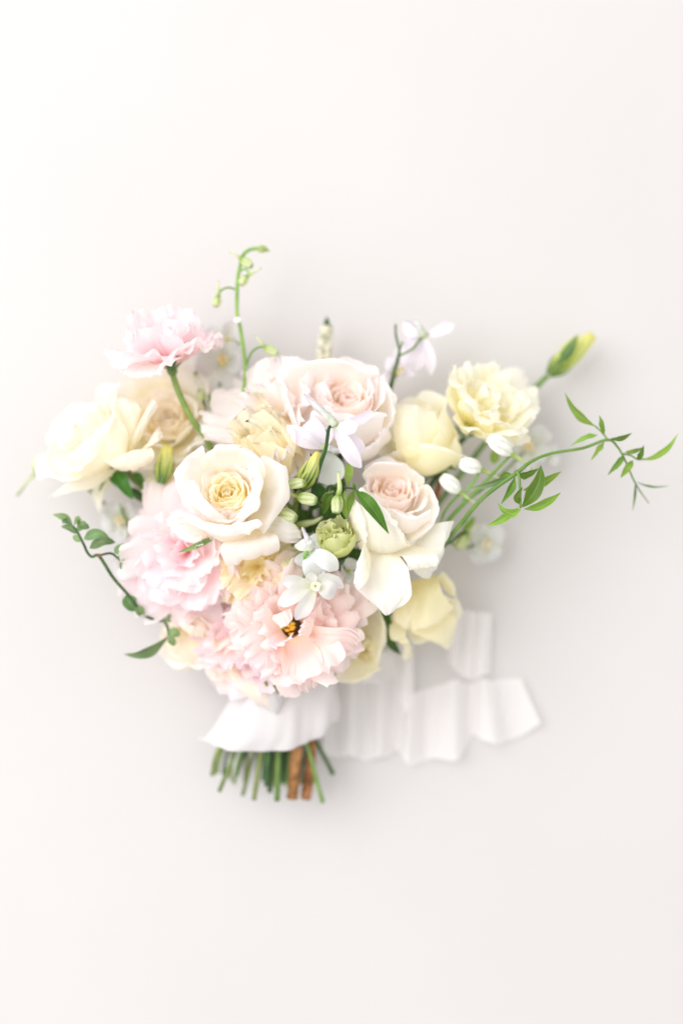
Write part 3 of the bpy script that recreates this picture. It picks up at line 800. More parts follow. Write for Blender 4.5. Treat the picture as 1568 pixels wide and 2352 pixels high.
# ------------------------------------------------------------------ rose E: soft cream rose behind
t = Thing('rose', 'soft pale cream rose half hidden behind the left cream rose', 'rose', P(395, 990, 3.4), ROSES)
bloom(t, M['cream'], (395, 985, 2.4), (-.05, .3, .95), rose_heart(1, M['cream']) + rose_outer(5, 5, .7), spin=25, seed=51, scale=.95)
stem(t, 'b', [(400,1000,2.8),(460,1180,2.8),(570,1430,2.8)], 2.2)

# ------------------------------------------------------------------ rose F: yellow-cream half-open rose
t = Thing('rose', 'pale yellow half-open rose at the right, below the yellow lisianthus', 'rose', P(1000, 1070, 4.0), ROSES)
bloom(t, M['yellow'], (1010, 1058, 4.0), (-.52, .62, .55), rose_heart(1, M['yellow']), spin=60, seed=57, scale=1.18)
F_ = [
 [[(990,1080,4.6),(1005,1070,4.8),(1020,1055,4.6)],
  [(925,1060,6.4),(962,1060,7.4),(1020,1030,6.6)],
  [(905,1000,7.2),(950,1005,8.2),(1010,990,7.4)],
  [(902,950,7.0),(945,955,7.8),(1000,955,7.2)],
  [(910,928,6.4),(948,930,7.0),(990,944,6.6)]],
 [[(985,1085,4.4),(1010,1080,4.8),(1030,1062,4.6)],
  [(940,1086,6.2),(990,1090,7.0),(1052,1060,6.4)],
  [(930,1040,7.4),(992,1044,8.0),(1058,1050,7.2)],
  [(936,1024,7.8),(1000,1022,8.3),(1070,1048,7.4)],
  [(940,1032,7.9),(1000,1030,8.3),(1074,1052,7.4)]],
 [[(1015,1075,4.2),(1028,1064,4.2),(1034,1050,4.2)],
  [(1030,1080,5.2),(1050,1060,5.4),(1052,1030,5.2)],
  [(1040,1070,6.0),(1060,1044,6.2),(1050,1000,6.0)],
  [(1030,1030,6.4),(1044,1000,6.6),(1030,970,6.4)]],
]
for i, rows in enumerate(F_):
    t.part('petal', patch(rows, 18, 19, crumple=.8, seed=150 + i, ripple=.3), M['yellow'])
calyx(t, (1015, 1078, 3.8), (-.5, .6, .5))
stem(t, 'k', [(1020,1085,3.6),(960,1220,3.2),(760,1480,3.0)], 2.4)

# ------------------------------------------------------------------ rose L: pale yellow rose, lower right
t = Thing('rose', 'pale yellow rose hanging at the lower right with one curled petal', 'rose', P(945, 1370, 4.2), ROSES)
bloom(t, M['yrose'], (945, 1372, 3.6), (.45, -.55, .7), rose_heart(1, M['yrose'])[3:] , spin=15, seed=61, scale=.9)
Lp = [
 [[(920,1345,5.0),(942,1335,5.2),(962,1330,5.2)],
  [(902,1398,6.2),(930,1392,6.8),(958,1366,7.0)],
  [(906,1426,6.6),(930,1432,7.2),(958,1396,7.4)],
  [(918,1440,6.4),(936,1446,6.9),(960,1412,7.3)]],
 [[(950,1335,5.2),(975,1325,5.4),(1000,1320,5.2)],
  [(950,1385,6.9),(978,1368,7.8),(1010,1345,7.2)],
  [(944,1436,7.2),(980,1420,8.2),(1022,1375,7.4)],
  [(948,1448,7.2),(992,1440,7.8),(1042,1396,6.8)],
  [(958,1446,6.5),(994,1436,7.0),(1038,1392,6.1)]],
 [[(935,1420,5.6),(960,1420,5.8),(1000,1396,5.8)],
  [(946,1452,6.2),(985,1458,6.4),(1042,1416,6.0)],
  [(990,1472,6.0),(1015,1476,6.0),(1046,1440,5.4)],
  [(1024,1489,5.0),(1030,1493,5.0),(1038,1480,4.8)]],
 [[(920,1360,4.6),(940,1370,4.8),(955,1380,4.6)],                        # curled petal
  [(895,1430,6.0),(915,1440,6.2),(935,1440,6.0)],
  [(896,1466,6.6),(915,1468,6.8),(932,1462,6.6)],
  [(910,1474,7.0),(928,1476,7.2),(938,1472,7.0)],
  [(925,1478,6.6),(940,1490,6.6),(946,1494,6.4)],
  [(926,1500,6.0),(940,1510,5.8),(946,1504,5.8)],
  [(922,1512,5.6),(932,1518,5.4),(940,1514,5.4)]],
 [[(985,1330,4.4),(1000,1330,4.4),(1010,1335,4.4)],
  [(1000,1330,5.6),(1020,1345,5.6),(1030,1365,5.4)],
  [(1012,1316,6.0),(1034,1336,6.0),(1046,1372,5.6)],
  [(1020,1314,5.6),(1042,1342,5.6),(1052,1388,5.2)]],
]
for i, rows in enumerate(Lp):
    t.part('petal', patch(rows, 18, 17, crumple=.8, seed=170 + i, ripple=.2, corner=.7), M['yrose'])
stem(t, 'm', [(940,1362,3.4),(860,1440,3.0),(740,1540,2.8)], 2.2)

# ------------------------------------------------------------------ rose M: greenish-yellow rose below
t = Thing('rose', 'greenish-yellow rose behind the right side of the open peach-pink bloom', 'rose', P(820, 1470, 4.4), ROSES)
bloom(t, M['yrose'], (815, 1460, 4.0), (.35, -.4, .85), rose_heart(1, M['yrose'])[1:4], spin=15, seed=67, scale=.9)
Mp = [
 [[(820,1420,5.0),(825,1450,5.0),(825,1480,5.0)],
  [(852,1396,6.2),(862,1440,6.4),(850,1500,6.0)],
  [(866,1390,7.0),(882,1450,7.0),(862,1520,6.6)],
  [(872,1400,6.8),(888,1455,6.6),(868,1530,6.2)]],
 [[(800,1480,4.6),(820,1490,4.6),(840,1490,4.6)],
  [(780,1535,5.6),(825,1545,6.0),(868,1525,5.8)],
  [(768,1556,5.8),(820,1562,6.4),(872,1532,6.0)],
  [(756,1562,5.4),(815,1570,5.8),(876,1540,5.6)]],
]
for i, rows in enumerate(Mp):
    t.part('petal', patch(rows, 18, 17, crumple=.8, seed=190 + i), M['yrose'])
stem(t, 'q', [(812,1465,3.8),(770,1520,3.2),(710,1570,2.9)], 2.2)

# ------------------------------------------------------------------ roses N: cream roses, lower left
t = Thing('rose', 'peach-cream rose with a dark heart at the lower left, under the pink lisianthus', 'rose', P(470, 1440, 4.0), ROSES)
bloom(t, M['peach'], (466, 1432, 3.6), (-.25, -.35, .9), rose_heart(1, M['peach'])[4:], spin=0, seed=71, scale=.95)
Np = [
 [[(470,1440,5.0),(455,1440,5.0),(440,1432,5.0)],
  [(490,1480,5.6),(445,1480,6.0),(395,1450,5.8)],
  [(496,1500,5.4),(440,1510,5.8),(382,1490,5.6)],
  [(470,1520,5.0),(430,1532,5.2),(388,1516,5.0)],
  [(440,1538,4.6),(420,1542,4.6),(398,1536,4.6)]],
 [[(450,1425,5.0),(440,1430,5.0),(430,1435,5.0)],
  [(420,1430,6.0),(405,1445,6.2),(392,1458,6.0)],
  [(400,1420,6.2),(388,1436,6.4),(380,1450,6.0)],
  [(380,1412,5.8),(374,1424,5.8),(370,1436,5.6)]],
 [[(450,1440,5.2),(460,1448,5.2),(470,1452,5.2)],
  [(420,1446,6.4),(440,1460,6.6),(466,1466,6.4)],
  [(410,1434,7.0),(440,1444,7.2),(472,1446,6.8)],
  [(414,1430,7.1),(442,1438,7.4),(474,1442,7.0)]],
]
for i, rows in enumerate(Np):
    t.part('petal', patch(rows, 18, 17, crumple=.8, seed=210 + i, ripple=.4), M['peach'])
cc = P(478, 1438, 5.6)
t.part('stamen_cluster', merge([blob(cc + RNG.normal(size=3) * (.004, .003, .001), (.0016, .0016, .002)) for _ in range(16)]), M['throat'])
t.part('leaf', leaf([(492,1500,3.6),(494,1530,3.8),(486,1564,3.4)], 34, 'leaf', fold=12, tilt=10), M['rleaf'])
stem(t, 'c', [(480,1450,3.6),(540,1520,3.6),(590,1570,3.4)], 2.2)

t = Thing('rose', 'cream rose under the front of the open pink bloom, above the ribbon wrap', 'rose', P(545, 1500, 4.4), ROSES)
bloom(t, M['peach'], (560, 1470, 4.2), (-.1, -.55, .85), rose_heart(1, M['peach'])[4:], spin=30, seed=77, scale=.95)
Op = [
 [[(510,1420,5.4),(520,1450,5.4),(540,1480,5.4)],
  [(486,1430,6.4),(500,1490,6.8),(545,1540,6.4)],
  [(482,1440,6.8),(502,1520,7.0),(560,1562,6.6)],
  [(486,1462,6.2),(512,1532,6.2),(570,1572,6.0)]],
 [[(530,1490,5.0),(560,1510,5.0),(590,1510,5.0)],
  [(520,1540,6.0),(565,1562,6.4),(620,1540,6.0)],
  [(535,1560,6.2),(580,1576,6.6),(630,1550,6.2)],
  [(548,1572,5.6),(590,1582,5.8),(630,1562,5.6)]],
]
for i, rows in enumerate(Op):
    t.part('petal', patch(rows, 18, 17, crumple=.8, seed=230 + i), M['peach'])
stem(t, 'd', [(560,1480,4.0),(590,1550,3.6)], 2.2)

# ------------------------------------------------------------------ lisianthus J: big pink bloom
t = Thing('lisianthus', 'full pale pink ruffled lisianthus left of the front rose', 'lisianthus', P(430, 1275, 6.4), LISI)
bloom(t, M['pink'], (436, 1264, 6.4), (-.16, .06, .98), [
    ruffled(3, .024, .028, [10, 12, 20], cup=70), ruffled(3, .030, .042, [22, 20, 35], cup=50, tip=20),
    ruffled(4, .033, .052, [40, 38, 52], cup=26, tip=25), ruffled(4, .036, .060, [58, 60, 72], tip=25),
    ruffled(5, .038, .062, [78, 80, 88], tip=25), ruffled(5, .039, .064, [92, 96, 104], tip=20)], seed=81, scale=.93)
bloom(t, M['pink'], (430, 1290, 6.8), (-.1, -.45, .88), [
    ruffled(2, .036, .060, [44, 48, 66], az=[215, 285], tip=20), ruffled(3, .040, .066, [60, 66, 82], az=[195, 248, 305], tip=20),
    ruffled(3, .043, .066, [76, 84, 94], az=[182, 235, 290], tip=20)], seed=83, scale=.93)
stem(t, 'f', [(432,1280,5.6),(500,1400,4.6),(580,1540,3.8)], 2.0)

# ------------------------------------------------------------------ lisianthus K: open peach-pink bloom with dark heart
t = Thing('lisianthus', 'wide open peach-pink lisianthus with yellow stamens in a dark heart, front centre', 'lisianthus', P(668, 1440, 7.6), LISI)
bloom(t, M['salmon'], (668, 1440, 7.6), (-.02, -.04, 1.0), [
    ruffled(4, .024, .030, [48, 36, 60], cup=30, r0=.006, tip=50, az=[35, 75, 120, 320], ruf=.12),
    ruffled(5, .030, .042, [56, 46, 66], r0=.005, tip=40, az=[20, 60, 105, 150, 350], ruf=.12),
    ruffled(6, .036, .050, [66, 62, 74], r0=.004, tip=30, ruf=.11),
    ruffled(7, .042, .056, [80, 80, 92], r0=.003, tip=24, ruf=.10)], seed=91, scale=.95)
bloom(t, M['salmon'], (668, 1448, 8.9), (0, -.1, 1.0), [
    ruffled(4, .022, .034, [46, 40, 66], az=[195, 235, 280, 318], tip=50, ruf=.15, r0=.006), ruffled(3, .030, .042, [58, 52, 74], az=[215, 262, 300], tip=40, ruf=.14, r0=.005)], seed=96)
bloom(t, M['salmon'], (700, 1424, 8.0), (.2, .22, .95), [
    ruffled(3, .026, .042, [40, 40, 60], az=[-10, 40, 95], tip=50, ruf=.14), ruffled(3, .034, .054, [55, 55, 72], az=[-20, 28, 80], tip=40, ruf=.13), ruffled(3, .040, .06, [66, 70, 84], az=[-32, 14, 62], tip=30, ruf=.12)], seed=92)
bloom(t, M['salmon'], (640, 1416, 7.8), (-.2, .2, .95), [
    ruffled(3, .022, .036, [40, 40, 60], az=[90, 135, 180], tip=50, ruf=.14), ruffled(3, .028, .046, [58, 60, 76], az=[85, 135, 185], tip=40, ruf=.13)], seed=94)
Kp = [
 [[(640,1462,8.6),(650,1466,8.4),(660,1468,8.6)],                         # lilac-rimmed petals at the lower left
  [(592,1470,9.8),(622,1492,9.8),(650,1496,9.6)],
  [(568,1478,10.6),(594,1522,10.4),(640,1530,10.2)],
  [(566,1496,10.4),(584,1540,10.0),(636,1550,9.8)],
  [(572,1506,10.0),(592,1550,9.4),(634,1556,9.4)]],
 [[(650,1470,8.8),(676,1474,8.4),(706,1466,8.8)],                         # broad bright petal at the bottom
  [(644,1506,10.2),(686,1504,9.2),(730,1488,10.4)],
  [(648,1542,10.8),(674,1540,9.6),(706,1530,10.0),(738,1512,10.8)][0:1] + [(690,1542,9.6),(740,1514,10.8)],
  [(656,1566,10.2),(692,1572,9.6),(740,1546,10.2)],
  [(668,1578,9.4),(698,1584,9.2),(732,1564,9.4)]],
 [[(700,1436,8.6),(706,1458,8.4),(712,1482,8.6)],
  [(724,1438,10.4),(730,1464,9.8),(736,1498,10.2)],
  [(764,1442,11.0),(768,1466,10.8),(764,1498,10.2)],
  [(800,1440,10.8),(802,1466,10.4),(786,1500,9.8)],
  [(826,1452,10.2),(820,1478,9.9),(796,1506,9.4)]],
 [[(655,1425,8.8),(648,1430,8.8),(642,1438,8.8)],
  [(664,1404,10.8),(646,1408,11.0),(630,1414,10.8)],
  [(668,1400,11.2),(646,1412,11.4),(626,1424,11.2)],
  [(672,1422,11.5),(659,1437,11.7),(643,1441,11.3)]],
 [[(646,1450,9.0),(650,1458,9.0),(656,1464,9.0)],
  [(626,1460,10.4),(634,1474,10.6),(650,1474,10.4)],
  [(616,1470,11.2),(630,1486,11.4),(660,1470,11.2)],
  [(616,1480,11.5),(640,1486,11.6),(676,1455,11.4)]],
 [[(705,1438,8.8),(706,1450,8.8),(702,1462,8.8)],
  [(722,1424,10.4),(718,1444,10.6),(708,1464,10.4)],
  [(708,1418,11.2),(700,1440,11.4),(694,1460,11.0)],
  [(698,1428,11.3),(688,1446,11.4),(686,1462,11.1)]],
]
for i, rows in enumerate(Kp):
    t.part('petal', patch(rows, 20, 45, crumple=.5, seed=250 + i, ripple=3.2 if i < 3 else 1.5, rf=8, rp=5.0 if i < 3 else 3.0, fringe=1.1 if i < 3 else .6), M['lilacrim'] if i in (0, 4) else M['salmon'])
O = P(667, 1440, 7.9)
t.part('throat', blob(O, (.0075, .0065, .004), 14, 7), M['throat'])
rr = np.random.default_rng(5)
for k in range(7):
    a = k * 0.93 + .3 * rr.random(); d = (.0044 if k % 2 else .0018) * (.7 + .5 * rr.random())
    b = O + np.array([math.cos(a) * d, math.sin(a) * d, .009 + .002 * rr.random()])
    s = t.part('stamen', tube(np.stack([O + (b - O) * .1, O + (b - O) * .6, b]), [.5, .4, .4], n=5, seg=6, world=True), M['throat'])
    t.part('anther', blob(b, (.0019, .0012, .0014), 8, 5), M['anther'], under=s)
stem(t, 'l', [(668,1448,7.0),(676,1520,5.2),(684,1580,4.2)], 1.9, 'stem')

# pinker bloom between J and K
t = Thing('lisianthus', 'deeper pink lisianthus squeezed between the two big pink blooms', 'lisianthus', P(560, 1470, 5.6), LISI)
bloom(t, M['pink2'], (572, 1462, 5.6), (-.45, -.05, .9), [
    ruffled(5, .032, .034, [30, 35, 40]), ruffled(6, .038, .042, [58, 60, 70]), ruffled(6, .041, .046, [78, 84, 96])], seed=95, scale=.95)
stem(t, 'x', [(578,1468,5.0),(600,1540,4.2)], 1.6)

# ------------------------------------------------------------------ lisianthus I: pink bloom top left, seen from the side
t = Thing('lisianthus', 'pale pink ruffled lisianthus on a bare stem at the upper left, seen from the side', 'lisianthus', P(396, 846, 6.6), LISI)
bloom(t, M['pink'], (395, 842, 6.8), (-.16, .95, .22), [
    ruffled(3, .032, .032, [6, 4, 10], cup=50), ruffled(4, .036, .044, [18, 20, 34], cup=36, tip=20),
    ruffled(5, .038, .052, [36, 44, 60], tip=25), ruffled(5, .041, .060, [52, 64, 82], tip=30), ruffled(5, .042, .060, [62, 78, 100], tip=30)], seed=101, scale=.94)
for pts, w in (([(396,852,7.4),(382,832,8.0),(366,822,8.2)], 9), ([(398,852,7.6),(402,826,8.2),(412,808,8.4)], 9), ([(392,852,6.8),(374,838,7.0),(356,830,6.8)], 8), ([(402,850,6.8),(416,826,6.8),(428,812,6.6)], 8)):
    t.part('sepal', leaf(pts, w, 'lance', fold=18), M['sepald'])
t.part('calyx', lathe((396, 862, 7.0), (394, 838, 7.1), [2.2, 3.6, 3.4, 2.4], depth=.15), M['sepal'])
stem(t, 't', [(396,858,7.0),(412,905,6.9),(440,962,6.6),(482,1026,6.0),(540,1200,4.2),(580,1430,3.0)], 2.1, 'stem')

# ------------------------------------------------------------------ lisianthus H: butter-yellow half-open bell
t = Thing('lisianthus', 'butter-yellow bell-shaped lisianthus behind the front rose', 'lisianthus', P(655, 1085, 6.4), LISI)
bloom(t, M['butter'], (672, 1094, 6.8), (-.5, .7, .42), [
    ruffled(3, .040, .034, [6, 0, 8], cup=95, ruf=.09, rf=6), ruffled(3, .043, .046, [20, 4, 6], cup=95, ruf=.10, rf=6, fringe=.03),
    ruffled(4, .045, .054, [36, 10, 0], cup=88, ruf=.08, rf=6, fringe=.03, jit=.8), ruffled(3, .046, .070, [50, 14, -8], cup=105, ruf=.05, rf=6, fringe=.025, tip=14, jit=.5, wid=(.35, .85, 1.0, .95, .85))], seed=107, scale=1.06)
stem(t, 'i', [(672,1098,5.8),(690,1200,4.4),(670,1430,3.4)], 2.0)

# ------------------------------------------------------------------ lisianthus G: yellow bloom upper right
t = Thing('lisianthus', 'pale yellow open lisianthus at the upper right', 'lisianthus', P(1068, 992, 4.4), LISI)
bloom(t, M['yellow'], (1080, 982, 4.2), (.36, .6, .6), [
    ruffled(3, .032, .034, [8, 8, 14], cup=70), ruffled(4, .040, .048, [24, 20, 34], cup=50, tip=35),
    ruffled(4, .045, .056, [38, 30, 44], cup=30, tip=40, ruf=.07), ruffled(5, .048, .058, [52, 42, 52], tip=40, ruf=.06)], seed=113, scale=1.0)
for pts, w in (([(1066,1004,4.6),(1066,984,5.4),(1070,966,5.6)], 9), ([(1070,1006,4.6),(1086,998,5.2),(1100,996,5.2)], 9), ([(1064,1004,4.4),(1052,990,4.8),(1046,974,4.8)], 8)):
    t.part('sepal', leaf(pts, w, 'lance', fold=18), M['sepal'])
stem(t, 'n', [(1068,1004,4.2),(1030,1046,3.8),(960,1160,3.2),(760,1450,2.8)], 2.0)

# ------------------------------------------------------------------ lisianthus O: deep yellow bloom in the shade
t = Thing('lisianthus', 'deep yellow lisianthus in the shade below the front rose', 'lisianthus', P(595, 1320, 5.4), LISI)
bloom(t, M['olive'], (592, 1302, 6.9), (-.05, .1, 1.0), [
    ruffled(4, .022, .022, [20, 25, 30]), ruffled(5, .030, .032, [46, 48, 60], tip=40), ruffled(6, .036, .040, [70, 74, 84], tip=30)], seed=119, scale=.95)
stem(t, 'u', [(600,1330,4.8),(612,1440,3.8),(625,1550,3.0)], 1.8)

# ------------------------------------------------------------------ lime-green opening bud P
t = Thing('lisianthus_bud', 'lime-green ruffled opening bud at the centre of the bouquet', 'flower bud', P(775, 1285, 9.0), BUDS)
bloom(t, M['lime'], (774, 1272, 9.2), (-.06, .74, .62), [
    ruffled(4, .019, .011, [0, -4, 4], cup=60, ruf=.09, rf=6, fringe=.04, nu=19), ruffled(5, .018, .014, [16, 4, 8], cup=60, ruf=.09, rf=6, fringe=.04, tip=30, nu=19),
    dict(n=5, L=.0185, W=.020, r0=.002, phi=[58, 16, -22], cup=66, k=.25, p=2, ruf=.05, fringe=.02, nu=17),
    dict(n=5, L=.0175, W=.020, r0=.003, phi=[66, 22, -26], cup=66, k=.3, p=2, ruf=.05, fringe=.02, nu=17)], seed=127, scale=1.32)
for pts, w in (([(768,1286,9.0),(744,1262,9.6),(727,1240,10.2)], 5), ([(782,1284,9.2),(806,1256,9.8),(832,1239,10.2)], 5), ([(776,1288,9.6),(768,1286,10.4),(764,1282,10.6)], 5), ([(778,1288,9.2),(794,1282,9.6),(806,1270,10.0)], 5)):
    t.part('sepal', leaf(pts, w, 'spike', fold=20), M['sepald'])
t.part('calyx', lathe((779, 1296, 8.6), (776, 1280, 9.2), [1.6, 4.2, 4.6], depth=.1), M['sepald'])
stem(t, 'y', [(779,1294,8.6),(770,1335,7.4),(730,1450,5.6),(660,1590,4.4)], 1.7)

# ------------------------------------------------------------------ tall yellow-green bud beside the front rose
def sepals(t, base, tip, spread, w, mat='sepald', n=6, lift=.8, frac=.75):
    bx, by, bz = base; tx, ty, tz = tip
    dx, dy = tx - bx, ty - by; l = math.hypot(dx, dy); nx, ny = -dy / l, dx / l
    for i in range(n):
        s = -1 + 2 * i / (n - 1)
        h = math.sqrt(max(0, 1 - s * s)) * lift
        f = frac * (0.85 + 0.25 * math.sin(i * 2.3))
        p = [(bx + nx * s * spread * .3, by + ny * s * spread * .3, bz + h * .5),
             (bx + dx * f * .5 + nx * s * spread * 1.05, by + dy * f * .5 + ny * s * spread * 1.05, bz + (tz - bz) * f * .5 + h * 1.1),
             (bx + dx * f + nx * s * spread * 1.02, by + dy * f + ny * s * spread * 1.02, bz + (tz - bz) * f + h * .95)]
        t.part('sepal', leaf(p, w, 'spike', fold=15, n=9, m=5), M[mat])
t = Thing('lisianthus_bud', 'closed yellow-green bud with thin dark sepals right of the front rose', 'flower bud', P(690, 1125, 9.0), BUDS)
t.part('bud', lathe((692, 1122, 9.2), (731, 1039, 10.0), [2.5, 5.8, 6.6, 5.4, 3.6, 2.0], lobes=5, depth=.16, n=18, seg=30, twist=.9), M['ybud'])
sepals(t, (690, 1126, 9.0), (731, 1039, 10.0), 20, 5.5)
stem(t, 's', [(690,1127,9.0),(680,1150,8.0),(672,1230,6.0),(640,1440,3.6)], 1.9)

t = Thing('lisianthus_bud', 'closed yellow bud with green sepals lying at the far upper right', 'flower bud', P(1258, 862, 2.2), BUDS)
t.part('bud', lathe((1262, 858, 2.4), (1361, 770, 2.4), [2.6, 6.2, 7.4, 6.8, 5.4, 3.4], lobes=5, depth=.16, n=18, seg=30, twist=.9), M['ybud'])
sb = t.part('side_bud', lathe((1290, 826, 3.4), (1327, 768, 3.6), [1.6, 4.4, 4.6, 2.6, .5], lobes=4, depth=.15, n=14, seg=20), M['ybud'])
for dx in (-9, 0, 9):
    t.part('sepal', leaf([(1284 + dx * .3, 836, 3.6), (1304 + dx, 806, 4.2 - abs(dx) * .02), (1326 + dx * .3, 768, 3.8)], 8, 'lance', fold=15), M['sepal'], under=sb)
t.part('side_stalk', tube([(1262,858,3.0),(1278,842,3.4),(1292,824,3.5)], [1.3, 1.5, 1.8]), M['stem'])
sepals(t, (1260, 860, 2.4), (1355, 776, 2.4), 21, 6, 'sepal', 5, lift=.8, frac=.5)
stem(t, 'v', [(1258,862,2.3),(1228,892,2.2),(1120,1010,2.0),(960,1220,2.0),(780,1470,2.1)], 2.0, 'stem')

t = Thing('lisianthus_bud', 'olive-green pointed bud between the left cream rose and the front rose', 'flower bud', P(372, 1105, 6.2), BUDS)
t.part('bud', lathe((370, 1108, 6.2), (386, 1024, 6.6), [2.4, 5.0, 6.0, 5.6, 4.6, 3.4], lobes=5, depth=.18, n=16, seg=26), M['ybud'])
sepals(t, (370, 1110, 6.2), (386, 1024, 6.6), 19, 6, 'sepal', 5)
bloom(t, M['yellow'], (385, 1128, 5.0), (0, .3, .95), [ruffled(5, .015, .018, [40, 50, 60])], seed=131)
stem(t, 'r', [(370,1110,6.0),(400,1170,5.0),(470,1300,4.0),(570,1480,3.0)], 1.4)

t = Thing('lisianthus_bud', 'white bud with green streaks hanging over the top of the ribbon wrap', 'flower bud', P(570, 1560, 5.6), BUDS)
for rows in (
 [[(548,1552,5.6),(562,1545,5.8),(580,1540,5.8)],
  [(548,1580,6.6),(570,1582,7.2),(600,1568,7.0)],
  [(580,1610,6.6),(598,1608,7.2),(620,1590,7.0)],
  [(618,1632,6.2),(628,1634,6.4),(636,1622,6.2)]],
 [[(585,1545,5.6),(605,1542,5.8),(625,1540,5.6)],
  [(600,1570,6.8),(622,1572,7.2),(644,1562,6.8)],
  [(612,1606,6.9),(630,1608,7.2),(648,1600,6.8)],
  [(624,1636,6.4),(634,1641,6.4),(644,1632,6.2)]]):
    t.part('petal', patch(rows, 16, 13, crumple=.7, seed=290), M['delph'] if rows[0][0][0] > 560 else M['peach'])
for pts in ([(612,1548,6.9),(628,1572,7.4),(640,1596,7.3)], [(604,1550,6.8),(612,1572,7.3),(620,1590,7.3)]):
    t.part('sepal', leaf(pts, 7, 'lance', fold=15), M['sepal'])
stem(t, 'o', [(585,1540,5.2),(600,1552,4.4),(612,1575,3.4)], 1.6)

# ------------------------------------------------------------------ delphinium helpers
def dbud(t, base, tip, spur, r=3.0, mat='budgreen', spur_r=(1.3, .9, .35)):
    b = t.part('bud', lathe(base, tip, [r * .45, r * .95, r * 1.05, r * .95, r * .6], lobes=5, depth=.34, n=14, seg=30), M[mat])
    t.part('spur', tube([base] + list(spur), list(spur_r), n=10, seg=8), M[mat if mat == 'budgreen' else 'budgreen'], under=b)
    return b
def blossom(t, c, petals, mat='delph', spur=None, eye=True, stam=0, seed=0):
    """c = throat point; petals = (points after the throat, width, tilt, cup)"""
    O = P(*c)
    core = t.part('blossom', blob(O, (.0022, .0022, .0018), 8, 5), M['budgreen'])
    for i, (pts, w, tilt, cup) in enumerate(petals):
        t.part('petal', leaf([c] + list(pts), w * .84, 'petal', fold=12, tilt=tilt, cup=cup, wave=.16, wf=1.6, seed=seed + i, n=15, m=11), M[mat], under=core)
    if spur:
        t.part('spur', tube([c] + list(spur), [2.8, 2.4, 2.0, 1.4, .6], n=22, seg=10, noise=.18, seed=seed), M['spur'], under=core)
    if eye:
        for k in range(4):
            a = k * 1.57 + .4 + seed
            pts = [(c[0] + math.cos(a) * 3, c[1] + math.sin(a) * 3, c[2] + .25), (c[0] + math.cos(a) * 13, c[1] + math.sin(a) * 11, c[2] + .75)]
            t.part('eye_petal', leaf([c] + pts, 17, 'fan', fold=10, cup=.2, n=9, m=9, wave=.25, wf=1.5), M['cream'], under=core)
    for k in range(stam):
        a = k * 2.4 + seed
        p = (c[0] + math.cos(a) * 8, c[1] + math.sin(a) * 9, c[2] + .9)
        t.part('anther', blob(P(*p), (.0011, .0011, .0011), 7, 4), M['anther'], under=core)
    return core

# ------------------------------------------------------------------ delphinium, tall spray at the top left
t = Thing('delphinium', 'tall delphinium spray with pale green buds rising highest at the top', 'delphinium', P(549, 965, 5.0), DELPH)
stem(t, 'p', [(602,571,5.6),(586,570.5,5.7),(571,574,5.8),(557,587,5.9),(550,616,6.0),(545,648,6.1),(544,714,6.2),(548,736,6.2),(556,780,6.2),(563,842,6.1),(560,890,5.9),(549,963,5.4),(570,1100,4.0),(630,1400,3.0)], 1.25, 'stemb')
t.part('bud', merge([blob(P(602 + dx, 571 + dy, 5.6 + dz), (.0016, .0014, .0015), 7, 5) for dx, dy, dz in [(-7,-3,.1),(-6,4,.1),(-1,-5,.2),(0,0,.4),(0,5,.2),(6,-3,.2),(6,3,.2),(11,3,.1)]] + [tube([(608,573,5.6),(620,577,5.6)], [.9, .2], n=4)]), M['budgreen'])
t.part('stalk', tube([(544,665,6.1),(523,660,6.3),(506,668,6.4),(502,680,6.4)], .7), M['stemb'])
dbud(t, (502,680,6.4), (493,704,6.4), [(501,662,6.5),(502,644,6.5)])
t.part('stalk', tube([(549,622,6.0),(562,618,6.3),(570,624,6.5),(571,632,6.5)], .7), M['stemb'])
dbud(t, (568,633,6.5), (551,654,6.5), [(584,624,6.6),(600,615,6.6)])
dbud(t, (554,594,6.2), (578,612,6.4), [(542,585,6.3),(527,578,6.3)], 3.2)
t.part('stalk', tube([(564,842,6.1),(576,812,6.4),(590,799,6.6),(605,796,6.6)], .75), M['stemb'])
dbud(t, (607,796,6.6), (637,813,6.6), [(598,784,6.7),(586,771,6.7)], 3.0)
t.part('stalk', tube([(549,932,5.6),(532,924,5.4),(518,910,5.2),(508,904,5.0)], .8), M['stemb'])
t.part('stalk', tube([(508,904,5.0),(504,870,4.4),(512,828,4.2)], .7), M['stem'])
t.part('stalk', tube([(556,790,6.1),(540,786,4.6),(518,785,3.5)], .7), M['stem'])
blossom(t, (512,826,4.4), [([(496,800,4.8),(470,790,4.9)], 62, 0, .1), ([(530,806,4.9),(548,806,4.8)], 46, 0, .2), ([(536,836,4.9),(552,846,4.8)], 56, 10, .1),
    ([(512,866,4.6),(500,908,4.2)], 62, 0, .12), ([(480,836,4.4),(448,842,4.0)], 66, -10, .1)], seed=1, stam=5)
blossom(t, (518,784,3.6), [([(530,760,4.6),(546,735,6.5)], 44, 0, .2), ([(496,770,4.0),(470,764,3.8)], 48, 0, .1), ([(536,796,4.2),(550,800,4.2)], 40, 0, .1)], seed=3, stam=3)
t.part('bud', lathe((546,742,6.5), (545,728,6.6), [1.2, 2.6, 2.4, 1.0]), M['whitebud'])

